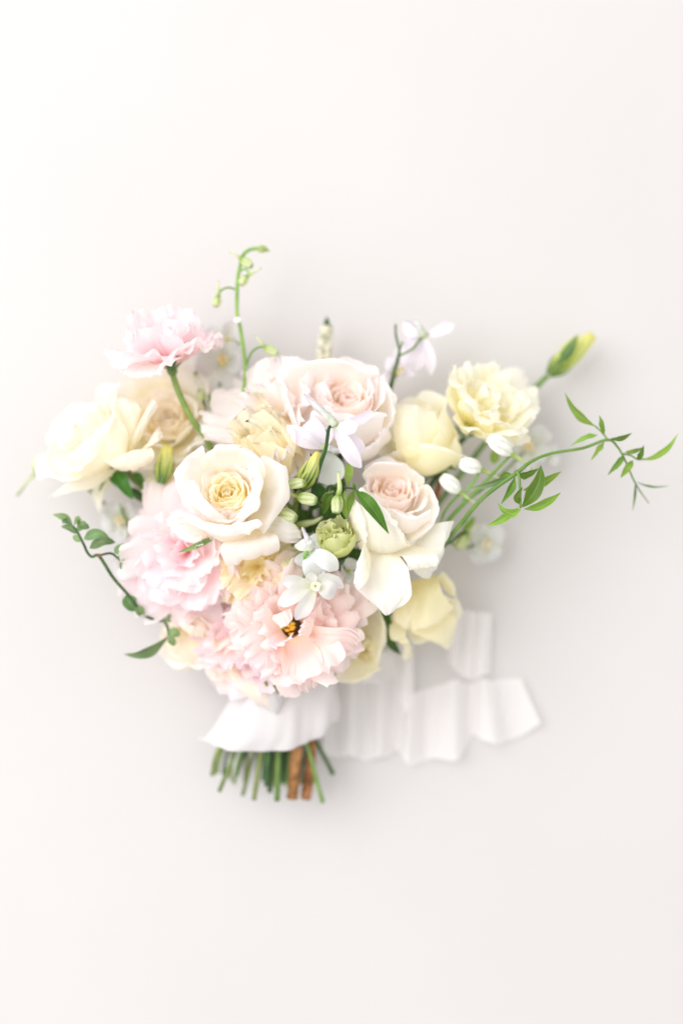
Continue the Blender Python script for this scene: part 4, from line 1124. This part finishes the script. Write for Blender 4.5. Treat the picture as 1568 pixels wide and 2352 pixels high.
t = Thing('delphinium', 'shorter delphinium spray with white flowers behind the stem of the pink side bloom', 'delphinium', P(490, 960, 4.4), DELPH)
stem(t, 'w', [(447,854,4.6),(462,884,4.6),(476,906,4.6),(484,924,4.6),(493,958,4.4),(530,1100,3.4),(620,1400,2.6)], 1.4, 'stem')
t.part('stalk', tube([(480,960,4.4),(472,935,4.8),(464,915,5.0),(456,896,5.0)], .9), M['stemd'])
dbud(t, (472,912,5.0), (452,906,5.1), [(470,890,5.0),(462,876,5.0)], 3.4)
blossom(t, (478,1004,5.0), [([(470,984,5.2),(455,968,5.0)], 44, 0, .1), ([(496,976,5.4),(512,966,5.2)], 40, 0, .2), ([(502,1000,5.6),(528,990,5.6)], 50, 10, .15),
    ([(492,1024,5.4),(508,1040,5.2)], 44, 0, .1), ([(462,1016,5.2),(446,1022,5.0)], 40, 0, .1)], seed=5, stam=4)
t.part('stalk', tube([(493,958,4.2),(470,930,3.2),(440,906,2.5)], .8), M['stem'])
blossom(t, (440,905,2.6), [([(410,890,3.0),(380,880,2.8)], 70, 0, .1), ([(440,880,3.0),(440,850,3.0)], 60, 0, .1), ([(460,925,3.0),(470,945,2.8)], 56, 0, .1)], seed=7)
blossom(t, (545,968,5.0), [([(540,985,5.2),(538,1004,5.2)], 30, 0, .1), ([(552,952,5.2),(566,946,5.0)], 28, 0, .1)], seed=8, eye=False)

# ------------------------------------------------------------------ lilac delphinium in front of the top rose
t = Thing('delphinium', 'lilac-white delphinium with a crinkled spur, in front of the top blush rose', 'delphinium', P(721, 1118, 8.4), DELPH)
t.part('stalk', tube([(769,977,11.2),(760,978,11.3),(754,988,11.3),(748,1030,10.6),(735,1067,9.8),(721,1118,8.6),(712,1180,7.4),(690,1300,5.6)], [1.0, 1.0, 1.1, 1.2, 1.4, 1.6, 1.6, 1.6], n=40), M['stemd'])
blossom(t, (770,976,11.2), [([(806,968,11.4),(836,956,11.4),(854,943,11.3)], 30, -30, .1), ([(796,982,11.7),(822,974,11.8)], 38, 10, .12),
    ([(786,1010,11.8),(806,1044,11.8),(829,1074,11.2)], 40, 5, .12), ([(796,1000,11.0),(818,1020,10.8),(836,1040,10.4)], 40, -25, .1), ([(776,996,10.8),(786,1012,10.6)], 26, 0, .1)],
    'lilac', [(750,955,11.4),(728,934,11.5),(712,920,11.4),(698,905,11.3)], eye=False, seed=9)
blossom(t, (745,1028,9.6), [([(712,1016,9.8),(684,996,9.8),(658,978,9.6)], 44, 20, .1), ([(730,1004,9.9),(712,984,9.9),(700,974,9.6)], 60, -10, .1), ([(748,1000,9.8),(744,980,9.6)], 40, 0, .1)],
    'lilac', [(762,1032,9.6),(778,1036,9.5),(796,1040,9.2)], eye=False, seed=10)
t.part('petal', leaf([(742,1036,9.2),(752,1066,8.8),(758,1092,8.6),(762,1116,8.4)], 64, 'oval', fold=8, cup=.15), M['delphblue'])
t.part('bract', leaf([(741,1000,9.6),(746,990,9.8),(748,986,9.8)], 12, 'oval'), M['sepal'])

# small green-white delphinium buds right of the front rose
t = Thing('delphinium', 'delphinium side stalk with small green-white buds between the front rose and the lime bud', 'delphinium', P(665, 1310, 6.0), DELPH)
t.part('stalk', tube([(668,1340,6.0),(666,1310,6.6),(674,1264,8.0),(673,1211,8.8),(672,1174,9.2),(658,1154,9.4),(648,1140,9.4)], [2.0, 2.0, 1.9, 1.8, 1.5, 1.2, 1.0], n=36), M['stem'])
t.part('stalk', tube([(673,1172,9.2),(677,1158,9.6),(685,1147,9.9)], [1.1, .9, .8]), M['stem'])
dbud(t, (656,1113,10.4), (699,1109,10.8), [(650,1112,10.2),(646,1112,10.0)], 3.4)
b = dbud(t, (684,1141,10.3), (727,1151,10.6), [(672,1136,10.2),(662,1126,10.0),(658,1116,9.8)], 4.0)
dbud(t, (641,1174,9.8), (680,1192,10.3), [(632,1168,9.6),(624,1164,9.4)], 4.0)
t.part('spur', tube([(686,1208,7.8),(704,1202,8.2),(722,1198,8.4),(741,1187,8.6)], [3.0, 2.2, 1.6, .9], n=14), M['budgreen'])
t.part('stalk', tube([(639,1258,6.6),(650,1284,6.4),(656,1318,6.0)], .9), M['stemd'])
t.part('spur', tube([(697,1272,8.6),(680,1285,8.6),(655,1292,8.6),(634,1292,8.5),(619,1289,8.4)], [2.8, 2.2, 1.4, 1.0, .6], n=18), M['budgreen'])

# ------------------------------------------------------------------ white delphinium blossoms at the centre
t = Thing('delphinium', 'white delphinium with an open star flower resting on the open peach-pink bloom', 'delphinium', P(702, 1330, 9.0), DELPH)
t.part('stalk', tube([(708,1266,11.0),(701,1274,11.2),(699,1284,11.0),(699,1319,9.6),(696,1360,7.0)], [1.5, 1.0, 1.0, 1.1, 1.2], n=22), M['stemb'])
blossom(t, (708,1267,10.8), [([(730,1276,11.3),(756,1292,11.2),(776,1308,10.6)], 46, 12, -.1), ([(712,1290,11.2),(722,1312,10.8),(734,1328,10.2)], 52, -6, -.12), ([(724,1250,10.4),(744,1236,10.2)], 48, 0, .1),
    ([(698,1252,10.4),(692,1240,10.2)], 44, 0, .1), ([(696,1284,10.4),(690,1300,9.8)], 40, 0, .1)],
    'delphblue', [(714,1252,11.3),(706,1240,11.5),(700,1226,11.6),(694,1211,11.5)], eye=False, seed=12)
blossom(t, (724,1346,11.6), [([(692,1340,11.8),(668,1336,11.9),(650,1340,11.6)], 38, 8, .12), ([(694,1358,11.9),(664,1374,12.0),(638,1388,11.4)], 42, -14, .1), ([(712,1372,12.0),(696,1398,12.0),(680,1424,11.2)], 38, 12, .1),
    ([(744,1352,12.0),(756,1358,12.1),(768,1366,11.6)], 44, 10, .15), ([(740,1330,11.5),(764,1334,11.6),(789,1350,11.2)], 34, -12, .1), ([(714,1334,11.5),(700,1330,11.5)], 40, 0, .1)],
    'delph', [(736,1330,11.0),(744,1318,10.8),(750,1308,10.6)], seed=13, stam=0)
blossom(t, (800,1312,7.6), [([(786,1330,7.8),(772,1344,7.6)], 50, 0, .1), ([(812,1330,7.8),(820,1348,7.6)], 46, 0, .1), ([(806,1296,7.8),(812,1284,7.6)], 40, 0, .1)], 'delphblue', eye=False, seed=14)

# ------------------------------------------------------------------ delphinium at the upper right
t = Thing('delphinium', 'pale lilac delphinium flower on a forked stalk right of the top blush rose', 'delphinium', P(894, 900, 4.8), DELPH)
t.part('stalk', tube([(908,744,5.0),(909,770,5.2),(916,800,5.4),(915,818,5.4),(904,858,5.2),(894,898,4.8),(860,1000,3.8)], [.6, .8, .9, 1.2, 1.4, 1.6, 1.6], n=30), M['stemd'])
t.part('stalk', tube([(915,818,5.4),(945,802,5.6),(960,784,5.7),(971,771,5.6)], .8), M['stem'])
t.part('stalk', tube([(916,810,5.4),(921,794,5.6),(924,784,5.6)], .7), M['stem'])
blossom(t, (972,770,5.5), [([(1000,764,5.6),(1022,754,5.4),(1042,744,5.2)], 34, 10, .1), ([(982,800,5.8),(988,830,5.6),(989,862,5.0)], 30, 0, .1), ([(966,800,5.2),(958,826,4.8),(952,850,4.2)], 46, 0, .1),
    ([(950,790,5.0),(928,800,4.6)], 50, 0, .1), ([(950,760,5.2),(926,742,4.8)], 44, 0, .1)], 'lilac', [(966,756,5.8),(958,744,5.8),(946,739,5.7),(932,738,5.6)], eye=False, seed=15)
t.part('stalk', tube([(900,876,4.9),(908,862,4.2),(916,851,3.7)], .8), M['stem'])
blossom(t, (916,850,3.8), [([(898,838,4.2),(884,836,4.0)], 40, 0, .1), ([(920,826,4.0),(922,790,3.8)], 44, 0, .1), ([(936,850,4.0),(950,846,3.8)], 40, 0, .1), ([(896,866,4.2),(872,862,4.2)], 36, 0, .1)], 'lilac', seed=16, stam=3)

# ------------------------------------------------------------------ delphinium at the right
t = Thing('delphinium', 'delphinium spray at the right with a row of white closed buds', 'delphinium', P(1012, 1255, 6.0), DELPH)
t.part('stalk', tube([(1174,1044,9.0),(1146,1072,8.3),(1110,1112,7.4),(1070,1152,7.2),(1032,1194,6.8),(980,1270,5.4)], [.9, 1.0, 1.2, 1.4, 1.5, 1.6], n=30), M['stemb'])
t.part('stalk', tube([(1100,1088,7.8),(1084,1110,7.6),(1070,1130,7.4),(1062,1160,7.2)], .9), M['stemb'])
t.part('stalk', tube([(1052,1137,7.6),(1030,1162,7.2),(1018,1182,7.0),(1010,1206,6.6)], .9), M['stemb'])
dbud(t, (1172,1042,9.0), (1124,1004,9.6), [(1190,1052,8.9),(1204,1063,8.6),(1222,1077,8.2)], 5.6, 'whitebud', (2.2, 1.6, 1.0, .5))
dbud(t, (1104,1078,7.8), (1056,1062,8.0), [(1118,1084,7.6),(1132,1092,7.4),(1148,1100,7.0)], 5.2, 'whitebud', (2.0, 1.6, 1.0, .5))
dbud(t, (1054,1130,7.6), (1014,1094,7.8), [(1066,1138,7.4),(1080,1148,7.2),(1094,1158,6.8)], 5.2, 'whitebud', (2.0, 1.6, 1.0, .5))
t.part('stalk', tube([(1018,1256,5.6),(1040,1240,5.2),(1058,1226,4.8),(1072,1222,4.6)], .9), M['stemd'])
dbud(t, (1074,1226,4.4), (1044,1256,4.2), [(1084,1214,4.4),(1098,1202,4.2)], 5.2)
blossom(t, (1214,1026,2.6), [([(1200,1000,3.0),(1194,984,2.8)], 60, 0, .1), ([(1240,1000,3.0),(1256,984,2.8)], 56, 0, .1), ([(1236,1040,3.0),(1250,1056,2.8)], 56, 0, .1), ([(1206,1056,3.0),(1196,1082,2.8)], 60, 0, .1), ([(1186,1030,3.0),(1166,1038,2.6)], 56, 0, .1)], seed=17, stam=4)
blossom(t, (1116,1250,2.2), [([(1100,1226,2.6),(1090,1206,2.4)], 60, 0, .1), ([(1136,1232,2.6),(1158,1228,2.4)], 56, 0, .1), ([(1130,1268,2.6),(1142,1282,2.2)], 50, 0, .1), ([(1104,1270,2.6),(1092,1294,2.2)], 54, 0, .1), ([(1092,1250,2.6),(1070,1256,2.2)], 54, 0, .1)], seed=18, stam=2)
blossom(t, (1256,1050,2.0), [([(1266,1034,2.2),(1274,1020,2.0)], 30, 0, .1), ([(1270,1056,2.2),(1282,1064,2.0)], 30, 0, .1)], seed=19, eye=False)
for pts in ([(1070,1152,7.0),(1150,1090,4.6),(1214,1027,2.4)], [(1014,1240,5.6),(1066,1256,3.2),(1116,1251,2.0)], [(1214,1028,2.3),(1238,1044,2.0),(1256,1051,1.8)]):
    t.part('stalk', tube(pts, .9), M['stem'])
for pts, w in (([(1134,1066,4.6),(1136,1046,4.8),(1140,1026,4.6)], 22), ([(1060,1222,3.8),(1080,1200,3.8),(1090,1186,3.6)], 16)):
    t.part('leaf', leaf(pts, w, 'leaf', fold=14), M['leaf'])

# ------------------------------------------------------------------ delphinium at the far left
t = Thing('delphinium', 'blurred white delphinium flowers and a stray bud at the far left under the cream rose', 'delphinium', P(260, 1200, 3.0), DELPH)
t.part('stalk', tube([(40,1140,3.0),(60,1110,3.2),(80,1088,3.2),(110,1080,3.2),(160,1090,3.2),(260,1180,3.0),(330,1300,3.0)], [.4, .8, 1.0, 1.0, 1.1, 1.2, 1.2], n=36), M['stem'])
dbud(t, (86,1082,3.4), (88,1054,3.6), [(70,1098,3.4),(52,1118,3.2),(38,1136,3.0)], 4.2)
blossom(t, (275,1195,3.4), [([(262,1172,3.8),(254,1150,3.6)], 60, 0, .1), ([(300,1178,3.8),(318,1168,3.6)], 56, 0, .1), ([(296,1212,3.8),(312,1232,3.6)], 60, 0, .1), ([(268,1222,3.8),(262,1246,3.6)], 60, 0, .1), ([(250,1196,3.8),(232,1198,3.6)], 56, 0, .1)], seed=20, stam=3)
blossom(t, (298,1300,3.0), [([(286,1282,3.4),(276,1262,3.2)], 54, 0, .1), ([(276,1310,3.4),(262,1316,3.2)], 50, 0, .1), ([(300,1326,3.4),(296,1348,3.2)], 54, 0, .1), ([(318,1310,3.4),(330,1318,3.2)], 50, 0, .1)], seed=21)
t.part('petal', leaf([(320,1350,3.6),(304,1342,3.8),(290,1336,3.6)], 40, 'oval', cup=.1), M['cream'])
for pts in ([(262,1182,2.9),(268,1190,3.0),(275,1196,3.2)], [(322,1292,2.9),(310,1298,2.9),(298,1301,2.8)], [(330,1340,3.0),(326,1346,3.3),(320,1350,3.5)]):
    t.part('stalk', tube(pts, .8), M['stem'])
for pts in ([(276,1156,4.0),(284,1182,4.0),(296,1212,3.8)], [(312,1196,4.0),(318,1216,4.0),(322,1236,3.8)]):
    t.part('stalk', tube(pts, 1.0), M['stem'])

# ------------------------------------------------------------------ jasmine vine at the right
t = Thing('jasmine_vine', 'jasmine vine with pointed leaves arching out to the far right', 'vine', P(1010, 1257, 6.4), VINES)
main = [(980,1290,6.0),(1010,1257,7.0),(1051,1212,8.2),(1100,1152,9.4),(1146,1114,10.0),(1187,1086,10.2),(1218,1061,10.0),(1263,1042,9.6),(1338,1029,9.2),(1395,1010,8.6),(1418,1027,8.4),(1435,1057,8.2),(1455,1103,7.6),(1472,1132,7.0),(1490,1156,6.4)]
t.part('stem', tube(main, [1.6, 1.6, 1.5, 1.4, 1.4, 1.4, 1.1, 1.0, 1.0, 1.0, .8, .7, .6, .5, .3], n=80), M['stemb'])
t.part('twig', tube([(1184,1082,10.2),(1190,1090,10.6),(1193,1108,10.8),(1195,1167,10.9)], [1.0, 1.0, .9, .8], n=16), M['stemb'])
t.part('twig', tube([(1395,1010,8.6),(1384,995,8.5),(1366,978,8.3)], [.8, .7, .6]), M['stem'])
t.part('twig', tube([(1430,1042,8.2),(1448,1046,8.2),(1464,1055,8.0),(1480,1054,7.8)], [.7, .6, .6, .5]), M['stem'])
for i, (pts, w, tl, m, fo) in enumerate([
    ([(1365,978,8.4),(1338,960,8.4),(1316,936,8.2),(1297,902,7.8)], 25, 25, 'leaf', 28),
    ([(1386,998,8.6),(1384,976,8.9),(1376,953,8.8)], 19, 30, 'leaf', 30),
    ([(1372,999,8.5),(1345,1006,8.7),(1309,1024,8.3)], 18, -15, 'leaf', 25),
    ([(1402,1008,8.6),(1426,1008,8.9),(1451,994,8.8)], 16, 20, 'leafd', 30),
    ([(1387,1016,8.4),(1374,1030,8.3),(1356,1058,7.8)], 18, 10, 'leaf', 25),
    ([(1433,1046,8.3),(1418,1064,8.5),(1394,1092,8.0)], 19, 15, 'leaf', 28),
    ([(1453,1058,8.2),(1442,1074,8.4),(1424,1098,7.8)], 21, -15, 'leaf', 28),
    ([(1435,1039,8.3),(1454,1038,8.5),(1479,1027,8.2)], 15, 15, 'leaf', 30),
    ([(1462,1056,8.2),(1472,1044,8.6),(1478,1022,8.8)], 17, 40, 'leafd', 30),
    ([(1478,1056,7.8),(1505,1050,8.0),(1534,1030,8.2),(1558,994,8.4)], 20, 20, 'leaf', 28),
    ([(1461,1107,7.6),(1484,1116,7.4),(1510,1119,7.2),(1538,1115,7.0)], 7, 10, 'leafg', 20),
    ([(1459,1106,7.6),(1458,1136,7.2),(1452,1175,6.6)], 7, 0, 'leafg', 20),
    ([(1199,1164,11.2),(1222,1138,11.9),(1238,1104,12.0),(1242,1068,11.6)], 40, 22, 'leafd', 24),
    ([(1204,1170,11.0),(1236,1166,11.4),(1262,1152,11.4),(1288,1131,11.0)], 28, 18, 'leaf', 30),
    ([(1202,1126,10.8),(1232,1116,11.0),(1262,1100,10.9),(1289,1083,10.6)], 26, 15, 'leaf', 30),
    ([(1195,1169,11.2),(1178,1180,11.6),(1158,1174,11.8),(1143,1156,11.6)], 24, -20, 'leaf', 30),
    ([(1190,1167,10.9),(1166,1184,11.0),(1144,1198,10.9),(1117,1207,10.6)], 24, -12, 'leaf', 30),
    ([(1196,1158,10.8),(1186,1142,11.2),(1200,1118,11.2)], 20, 10, 'leaf', 25),
    ([(1182,1096,10.4),(1172,1124,10.4),(1150,1158,10.0)], 22, 12, 'leaf', 28),
    ([(1178,1094,10.2),(1150,1104,10.1),(1110,1116,9.6),(1066,1123,9.0)], 18, -8, 'leafg', 24),
    ([(1188,1090,10.2),(1208,1090,10.2),(1238,1076,9.8)], 22, -15, 'leafd', 26),
    ([(1178,1092,9.8),(1160,1090,9.6),(1146,1100,9.2)], 16, 10, 'leaf', 26)]):
    t.part('leaf', leaf(pts, w * .84, 'lance', fold=fo, tilt=tl + 14 * math.sin(i * 2.1), wave=.2, wf=1.6 + (i % 3) * .5, seed=i, curl=18 * math.cos(i * 1.3), n=19, m=9), M[m])

# ------------------------------------------------------------------ vine at the left
t = Thing('jasmine_vine', 'grey-green vine with small oval leaves trailing at the left below the cream rose', 'vine', P(375, 1426, 5.0), VINES)
t.part('stem', tube([(420,1400,5.0),(376,1425,6.0),(332,1413,6.8),(301,1374,7.4),(260,1327,8.0),(228,1278,8.4),(211,1279,8.4),(200,1268,8.4),(192,1250,8.4),(173,1215,8.2),(150,1195,8.0),(123,1181,7.8)], [1.1, 1.1, 1.1, 1.1, 1.1, 1.1, .9, .9, .9, .8, .6, .3], n=60), M['stemd'])
t.part('twig', tube([(376,1425,6.0),(384,1440,6.4),(388,1461,6.6)], .8), M['stemd'])
t.part('twig', tube([(228,1276,8.4),(254,1271,8.2),(270,1282,8.0),(286,1300,7.8),(298,1322,7.6)], [.8, .8, .7, .6, .4]), M['stemd'])
t.part('node', blob(P(228, 1276, 8.5), (.0016, .0014, .0015)), M['wood'])
for i, (pts, w, tl) in enumerate([
    ([(193,1238,8.4),(222,1226,8.8),(251,1235,8.4)], 24, 10), ([(206,1259,8.4),(236,1244,8.8),(266,1246,8.4)], 23, 15),
    ([(263,1270,8.2),(278,1260,8.4),(294,1252,8.2)], 22, 10), ([(272,1284,8.0),(284,1278,8.2),(298,1280,8.0)], 18, 0),
    ([(276,1292,7.9),(288,1304,8.0),(300,1324,7.6)], 20, 10), ([(176,1218,8.2),(190,1208,8.6),(206,1212,8.2)], 22, 25),
    ([(166,1204,8.2),(148,1188,8.5),(122,1182,7.8)], 20, 15), ([(178,1226,8.2),(160,1212,8.2),(140,1209,7.8)], 17, -20),
    ([(186,1244,8.2),(176,1236,8.1),(168,1230,7.8)], 16, -10), ([(160,1196,8.2),(150,1196,8.5),(144,1202,8.4)], 14, 20),
    ([(180,1206,8.4),(190,1204,8.8),(202,1216,8.6)], 16, 40), ([(170,1206,8.3),(180,1192,8.6),(178,1206,8.4)], 14, 30),
    ([(386,1463,6.6),(350,1492,7.2),(318,1504,7.2),(284,1503,6.6)], 26, 25),
    ([(291,1366,7.4),(298,1386,7.4),(312,1404,7.0)], 34, 20), ([(318,1390,7.2),(322,1404,7.2),(329,1418,6.8)], 22, 10),
    ([(376,1414,6.2),(386,1420,6.5),(398,1421,6.2)], 20, 10), ([(388,1461,6.8),(400,1454,7.1),(414,1460,6.8)], 24, 20), ([(388,1463,6.8),(396,1474,6.9),(400,1484,6.6)], 18, 5)]):
    t.part('leaf', leaf(pts, w * 1.0, 'leaf' if i not in (6, 12) else 'lance', fold=20, tilt=tl, wave=.14, wf=1.5, seed=i), M['leafg'])

# ------------------------------------------------------------------ jasmine sprig in the centre
t = Thing('jasmine_vine', 'jasmine sprig in the centre with one glossy leaf lying on the ivory rose', 'vine', P(760, 1190, 7.4), VINES)
t.part('stem', tube([(720,1330,5.0),(742,1250,7.0),(744,1170,8.6),(748,1135,9.2),(756,1117,9.6),(780,1118,10.2),(817,1123,10.8)], [1.6, 1.5, 1.3, 1.2, 1.0, .8, .7], n=36), M['stemd'])
t.part('twig', tube([(738,1150,9.0),(748,1135,9.6),(766,1129,10.0)], .9), M['stem'])
t.part('twig', tube([(731,1150,8.0),(740,1190,7.4),(736,1240,6.4)], 1.2), M['stemd'])
for i, (pts, w, tl, m) in enumerate([
    ([(817,1126,11.0),(840,1150,11.9),(866,1184,11.9),(893,1227,11.7)], 32, 14, 'leafd'),
    ([(806,1060,9.8),(798,1084,10.0),(800,1116,9.8)], 24, 30, 'leaf'), ([(814,1126,10.8),(802,1150,11.0),(800,1184,10.6)], 22, 28, 'leaf'),
    ([(792,1126,10.4),(788,1160,10.4),(800,1200,10.0)], 16, 0, 'leaf'), ([(766,1128,9.8),(752,1150,9.6),(742,1184,9.0)], 24, -10, 'leafd'),
    ([(816,1122,11.0),(813,1114,11.3),(812,1108,11.2)], 8, 0, 'leafd'), ([(775,1062,8.2),(778,1082,8.2),(788,1100,8.0)], 26, 20, 'rleaf'),
    ([(730,1110,8.0),(732,1140,7.8),(720,1172,7.2)], 34, 10, 'rleaf'), ([(760,1090,7.2),(776,1110,7.0),(790,1140,6.6)], 40, -10, 'rleaf'),
    ([(716,1190,6.4),(740,1210,6.2),(770,1212,5.8)], 44, 0, 'rleaf'), ([(720,1230,6.0),(734,1262,6.0),(728,1300,5.6)], 46, 10, 'rleaf'),
    ([(790,1200,5.8),(770,1180,6.2),(750,1150,6.2)], 50, 0, 'rleaf'), ([(790,1290,6.0),(816,1276,6.6),(842,1272,6.6)], 40, 0, 'rleaf'),
    ([(690,1170,6.0),(704,1200,6.2),(716,1226,6.0)], 44, 0, 'rleaf'), ([(640,1290,5.2),(662,1300,5.6),(690,1290,5.4)], 40, 0, 'rleaf'),
    ([(860,1380,5.2),(880,1420,6.0),(900,1470,5.6)], 36, 0, 'rleaf'), ([(900,1430,5.2),(895,1470,5.4),(920,1505,5.0)], 26, 0, 'rleaf'),
    ([(700,1080,6.8),(712,1060,7.0),(716,1030,6.8)], 40, 0, 'rleaf'), ([(740,1060,6.0),(766,1080,6.2),(800,1080,6.0)], 44, 0, 'rleaf'),
    ([(850,1280,5.4),(820,1300,5.4),(780,1330,5.2)], 50, 0, 'rleaf'), ([(700,1320,5.0),(730,1350,5.2),(770,1350,5.0)], 50, 0, 'rleaf')]):
    t.part('leaf', leaf(pts, w, 'lance' if i < 6 else 'leaf', fold=24, tilt=tl, wave=.10, wf=2.0, seed=i, n=17, m=9), M[m])
b = dbud(t, (777,1137,10.4), (771,1179,10.6), [(780,1120,10.6),(778,1100,10.6),(777,1083,10.4)], 3.9, 'budgreen', (1.9, 1.6, 1.3, .7))

# ------------------------------------------------------------------ veronica spike at the top
t = Thing('veronica_spike', 'slim whitish textured flower spike with a dark green tip above the top rose', 'flower spike', P(741, 860, 2.6), 'flower spikes in the bouquet')
stem(t, 'q', [(750,742,3.2),(742,830,3.0),(744,1000,2.6),(720,1300,2.6)], 1.2)
g = []
rr = np.random.default_rng(9)
for k in range(150):
    f = rr.random(); a = rr.random() * 6.28
    rad = 14 * (1 - .35 * f)
    c = P(741 + 9 * f + math.cos(a) * rad, 850 - 100 * f, 3.0 + math.sin(a) * rad / 34)
    g.append(blob(c, (.0023, .0020, .0022), 6, 4))
o = t.part('floret_cluster', merge(g), M['white']); o['kind'] = 'stuff'
g = []
for k in range(26):
    f = rr.random(); a = rr.random() * 3.14
    rad = 14.5 * (1 - .35 * f)
    g.append(blob(P(741 + 9 * f + math.cos(a) * rad, 850 - 100 * f, 3.05 + math.sin(a) * rad / 32), (.0012, .0011, .0012), 6, 4))
o = t.part('green_bract_cluster', merge(g), M['leafg']); o['kind'] = 'stuff'
t.part('tip', lathe((750, 746, 3.2), (751, 728, 3.2), [2.2, 2.0, 1.4, .5], lobes=4), M['sepald'])

# ------------------------------------------------------------------ the ribbon
t = Thing('ribbon', 'wide white silk ribbon wrapped round the stems, its tail folded at the right', 'ribbon', P(640, 1640, 0))
def ring_loft(rings, n, m):
    R = np.array([[P(*p) for p in r] for r in rings])
    R = np.concatenate([R, R[:, :1]], 1)
    G = spline(R, n)
    # closed spline round each ring
    ext = np.concatenate([G[:, -4:-1], G, G[:, 1:4]], 1)
    k = G.shape[1] - 1
    fine = np.moveaxis(spline(np.moveaxis(ext, 1, 0), (k + 6) * m + 1), 0, 1)[:, 3 * m:(3 + k) * m + 1]
    a = np.linspace(0, 1, fine.shape[1]); tt = np.linspace(0, 1, n)
    uv = np.stack(np.broadcast_arrays(a[None], tt[:, None]), -1)
    return fine, uv
rings = [
 [(560,1540,3.4),(586,1538,4.8),(630,1536,5.6),(690,1536,5.4),(752,1540,4.6),(768,1542,3.0),(740,1542,1.2),(640,1542,.7),(580,1542,1.4)],
 [(540,1590,3.4),(572,1588,5.2),(630,1586,6.0),(692,1584,5.6),(756,1584,4.8),(772,1588,3.0),(744,1590,1.0),(640,1590,.5),(566,1590,1.2)],
 [(508,1640,3.4),(552,1640,5.4),(628,1640,6.2),(694,1632,5.6),(752,1626,4.8),(774,1626,2.8),(744,1630,.8),(640,1640,.4),(540,1640,1.0)],
 [(476,1690,3.2),(530,1694,5.4),(624,1696,6.1),(694,1680,5.4),(746,1664,4.6),(772,1652,2.6),(742,1662,.7),(640,1684,.3),(520,1690,.8)],
 [(465,1694,2.8),(500,1716,5.0),(600,1728,5.7),(690,1712,5.0),(738,1688,4.2),(768,1656,2.4),(738,1676,.6),(640,1700,.3),(500,1704,.7)],
 [(472,1692,2.8),(504,1712,4.7),(602,1722,5.3),(688,1706,4.6),(734,1682,3.9),(762,1654,2.4),(736,1672,.9),(640,1694,.7),(506,1700,1.0)],
]
G, uv = ring_loft(rings, 30, 8)
cen = G.mean(1, keepdims=True); d = G - cen; d /= np.linalg.norm(d, axis=2, keepdims=True)
aa = np.linspace(0, 2 * math.pi, G.shape[1]); tt = np.linspace(0, 1, 30)
fold = .0026 * np.sin(aa * 7 + 1.2) * tt[:, None] + .0013 * np.sin(aa * 15 + 4 + 2 * tt[:, None]) * tt[:, None] + .0007 * np.sin(aa * 3 + tt[:, None] * 9)
G = G + d * fold[..., None]
G[:, -1] = G[:, 0]
G[..., 2] = np.maximum(G[..., 2], .0012)
t.part('wrap', grid(G, uv), M['ribbon'])

def tail(top, bot, n=13, m=90, extra=0.0, seed=0):
    """ribbon strip running left to right between a top and a bottom edge, with upright folds"""
    T_ = spline(PP(top), m); B_ = spline(PP(bot), m)
    f = np.linspace(0, 1, n)[:, None, None]
    G = T_[None] * (1 - f) + B_[None] * f
    x = np.linspace(0, 1, m)
    G[..., 2] += extra * (np.sin(x * 9 + seed) * np.sin(np.linspace(0, 3, n))[:, None])
    G[..., 2] = np.maximum(G[..., 2] * .62, .0012)
    uv = np.stack(np.broadcast_arrays(x[None], np.linspace(0, 1, n)[:, None]), -1)
    return grid(G, uv)
t.part('tail', tail(
    [(742,1556,2.4),(776,1552,1.4),(806,1554,2.6),(838,1560,1.0),(872,1566,2.2),(905,1572,.8),(930,1592,1.0),(945,1598,2.2),(962,1590,1.4),(985,1582,.6),(1020,1574,1.6),(1046,1566,2.4),(1072,1572,.6),(1090,1566,.5),(1112,1562,2.2),(1130,1566,1.4),(1150,1562,.6),(1175,1560,.5),(1198,1562,.9)],
    [(742,1738,1.6),(776,1742,.5),(806,1740,1.8),(838,1748,.3),(872,1742,1.8),(890,1740,.8),(914,1724,.4),(934,1758,2.4),(948,1762,1.6),(975,1748,.3),(1004,1746,1.8),(1050,1752,2.4),(1070,1716,.3),(1084,1688,.3),(1106,1702,2.2),(1142,1714,2.6),(1160,1704,.5),(1200,1690,.4),(1243,1664,1.2)], extra=.0012, seed=1), M['tail'])
t.part('loop', tail([(1034,1418,2.6),(1050,1408,3.0),(1066,1404,2.0),(1082,1406,2.8),(1098,1408,1.8),(1114,1410,2.8),(1132,1412,1.6)],
                    [(1028,1520,.8),(1046,1540,2.0),(1060,1552,1.0),(1076,1560,2.2),(1092,1562,1.2),(1110,1554,2.2),(1128,1548,.8)], extra=.0008, seed=2), M['tail'])
t.part('loop', tail([(870,1500,2.0),(896,1490,1.6),(918,1480,2.6),(934,1478,3.2),(950,1484,2.2)], [(884,1560,.6),(906,1572,.8),(920,1622,2.2),(938,1640,3.0),(952,1624,1.6)], extra=.0006, seed=3, m=40), M['tail'])
t.part('loop', tail([(800,1520,3.2),(840,1500,3.4),(880,1500,2.6),(910,1510,1.6)], [(800,1570,2.2),(840,1572,2.6),(880,1570,1.8),(912,1564,.8)], extra=.001, seed=4, m=40), M['tail'])
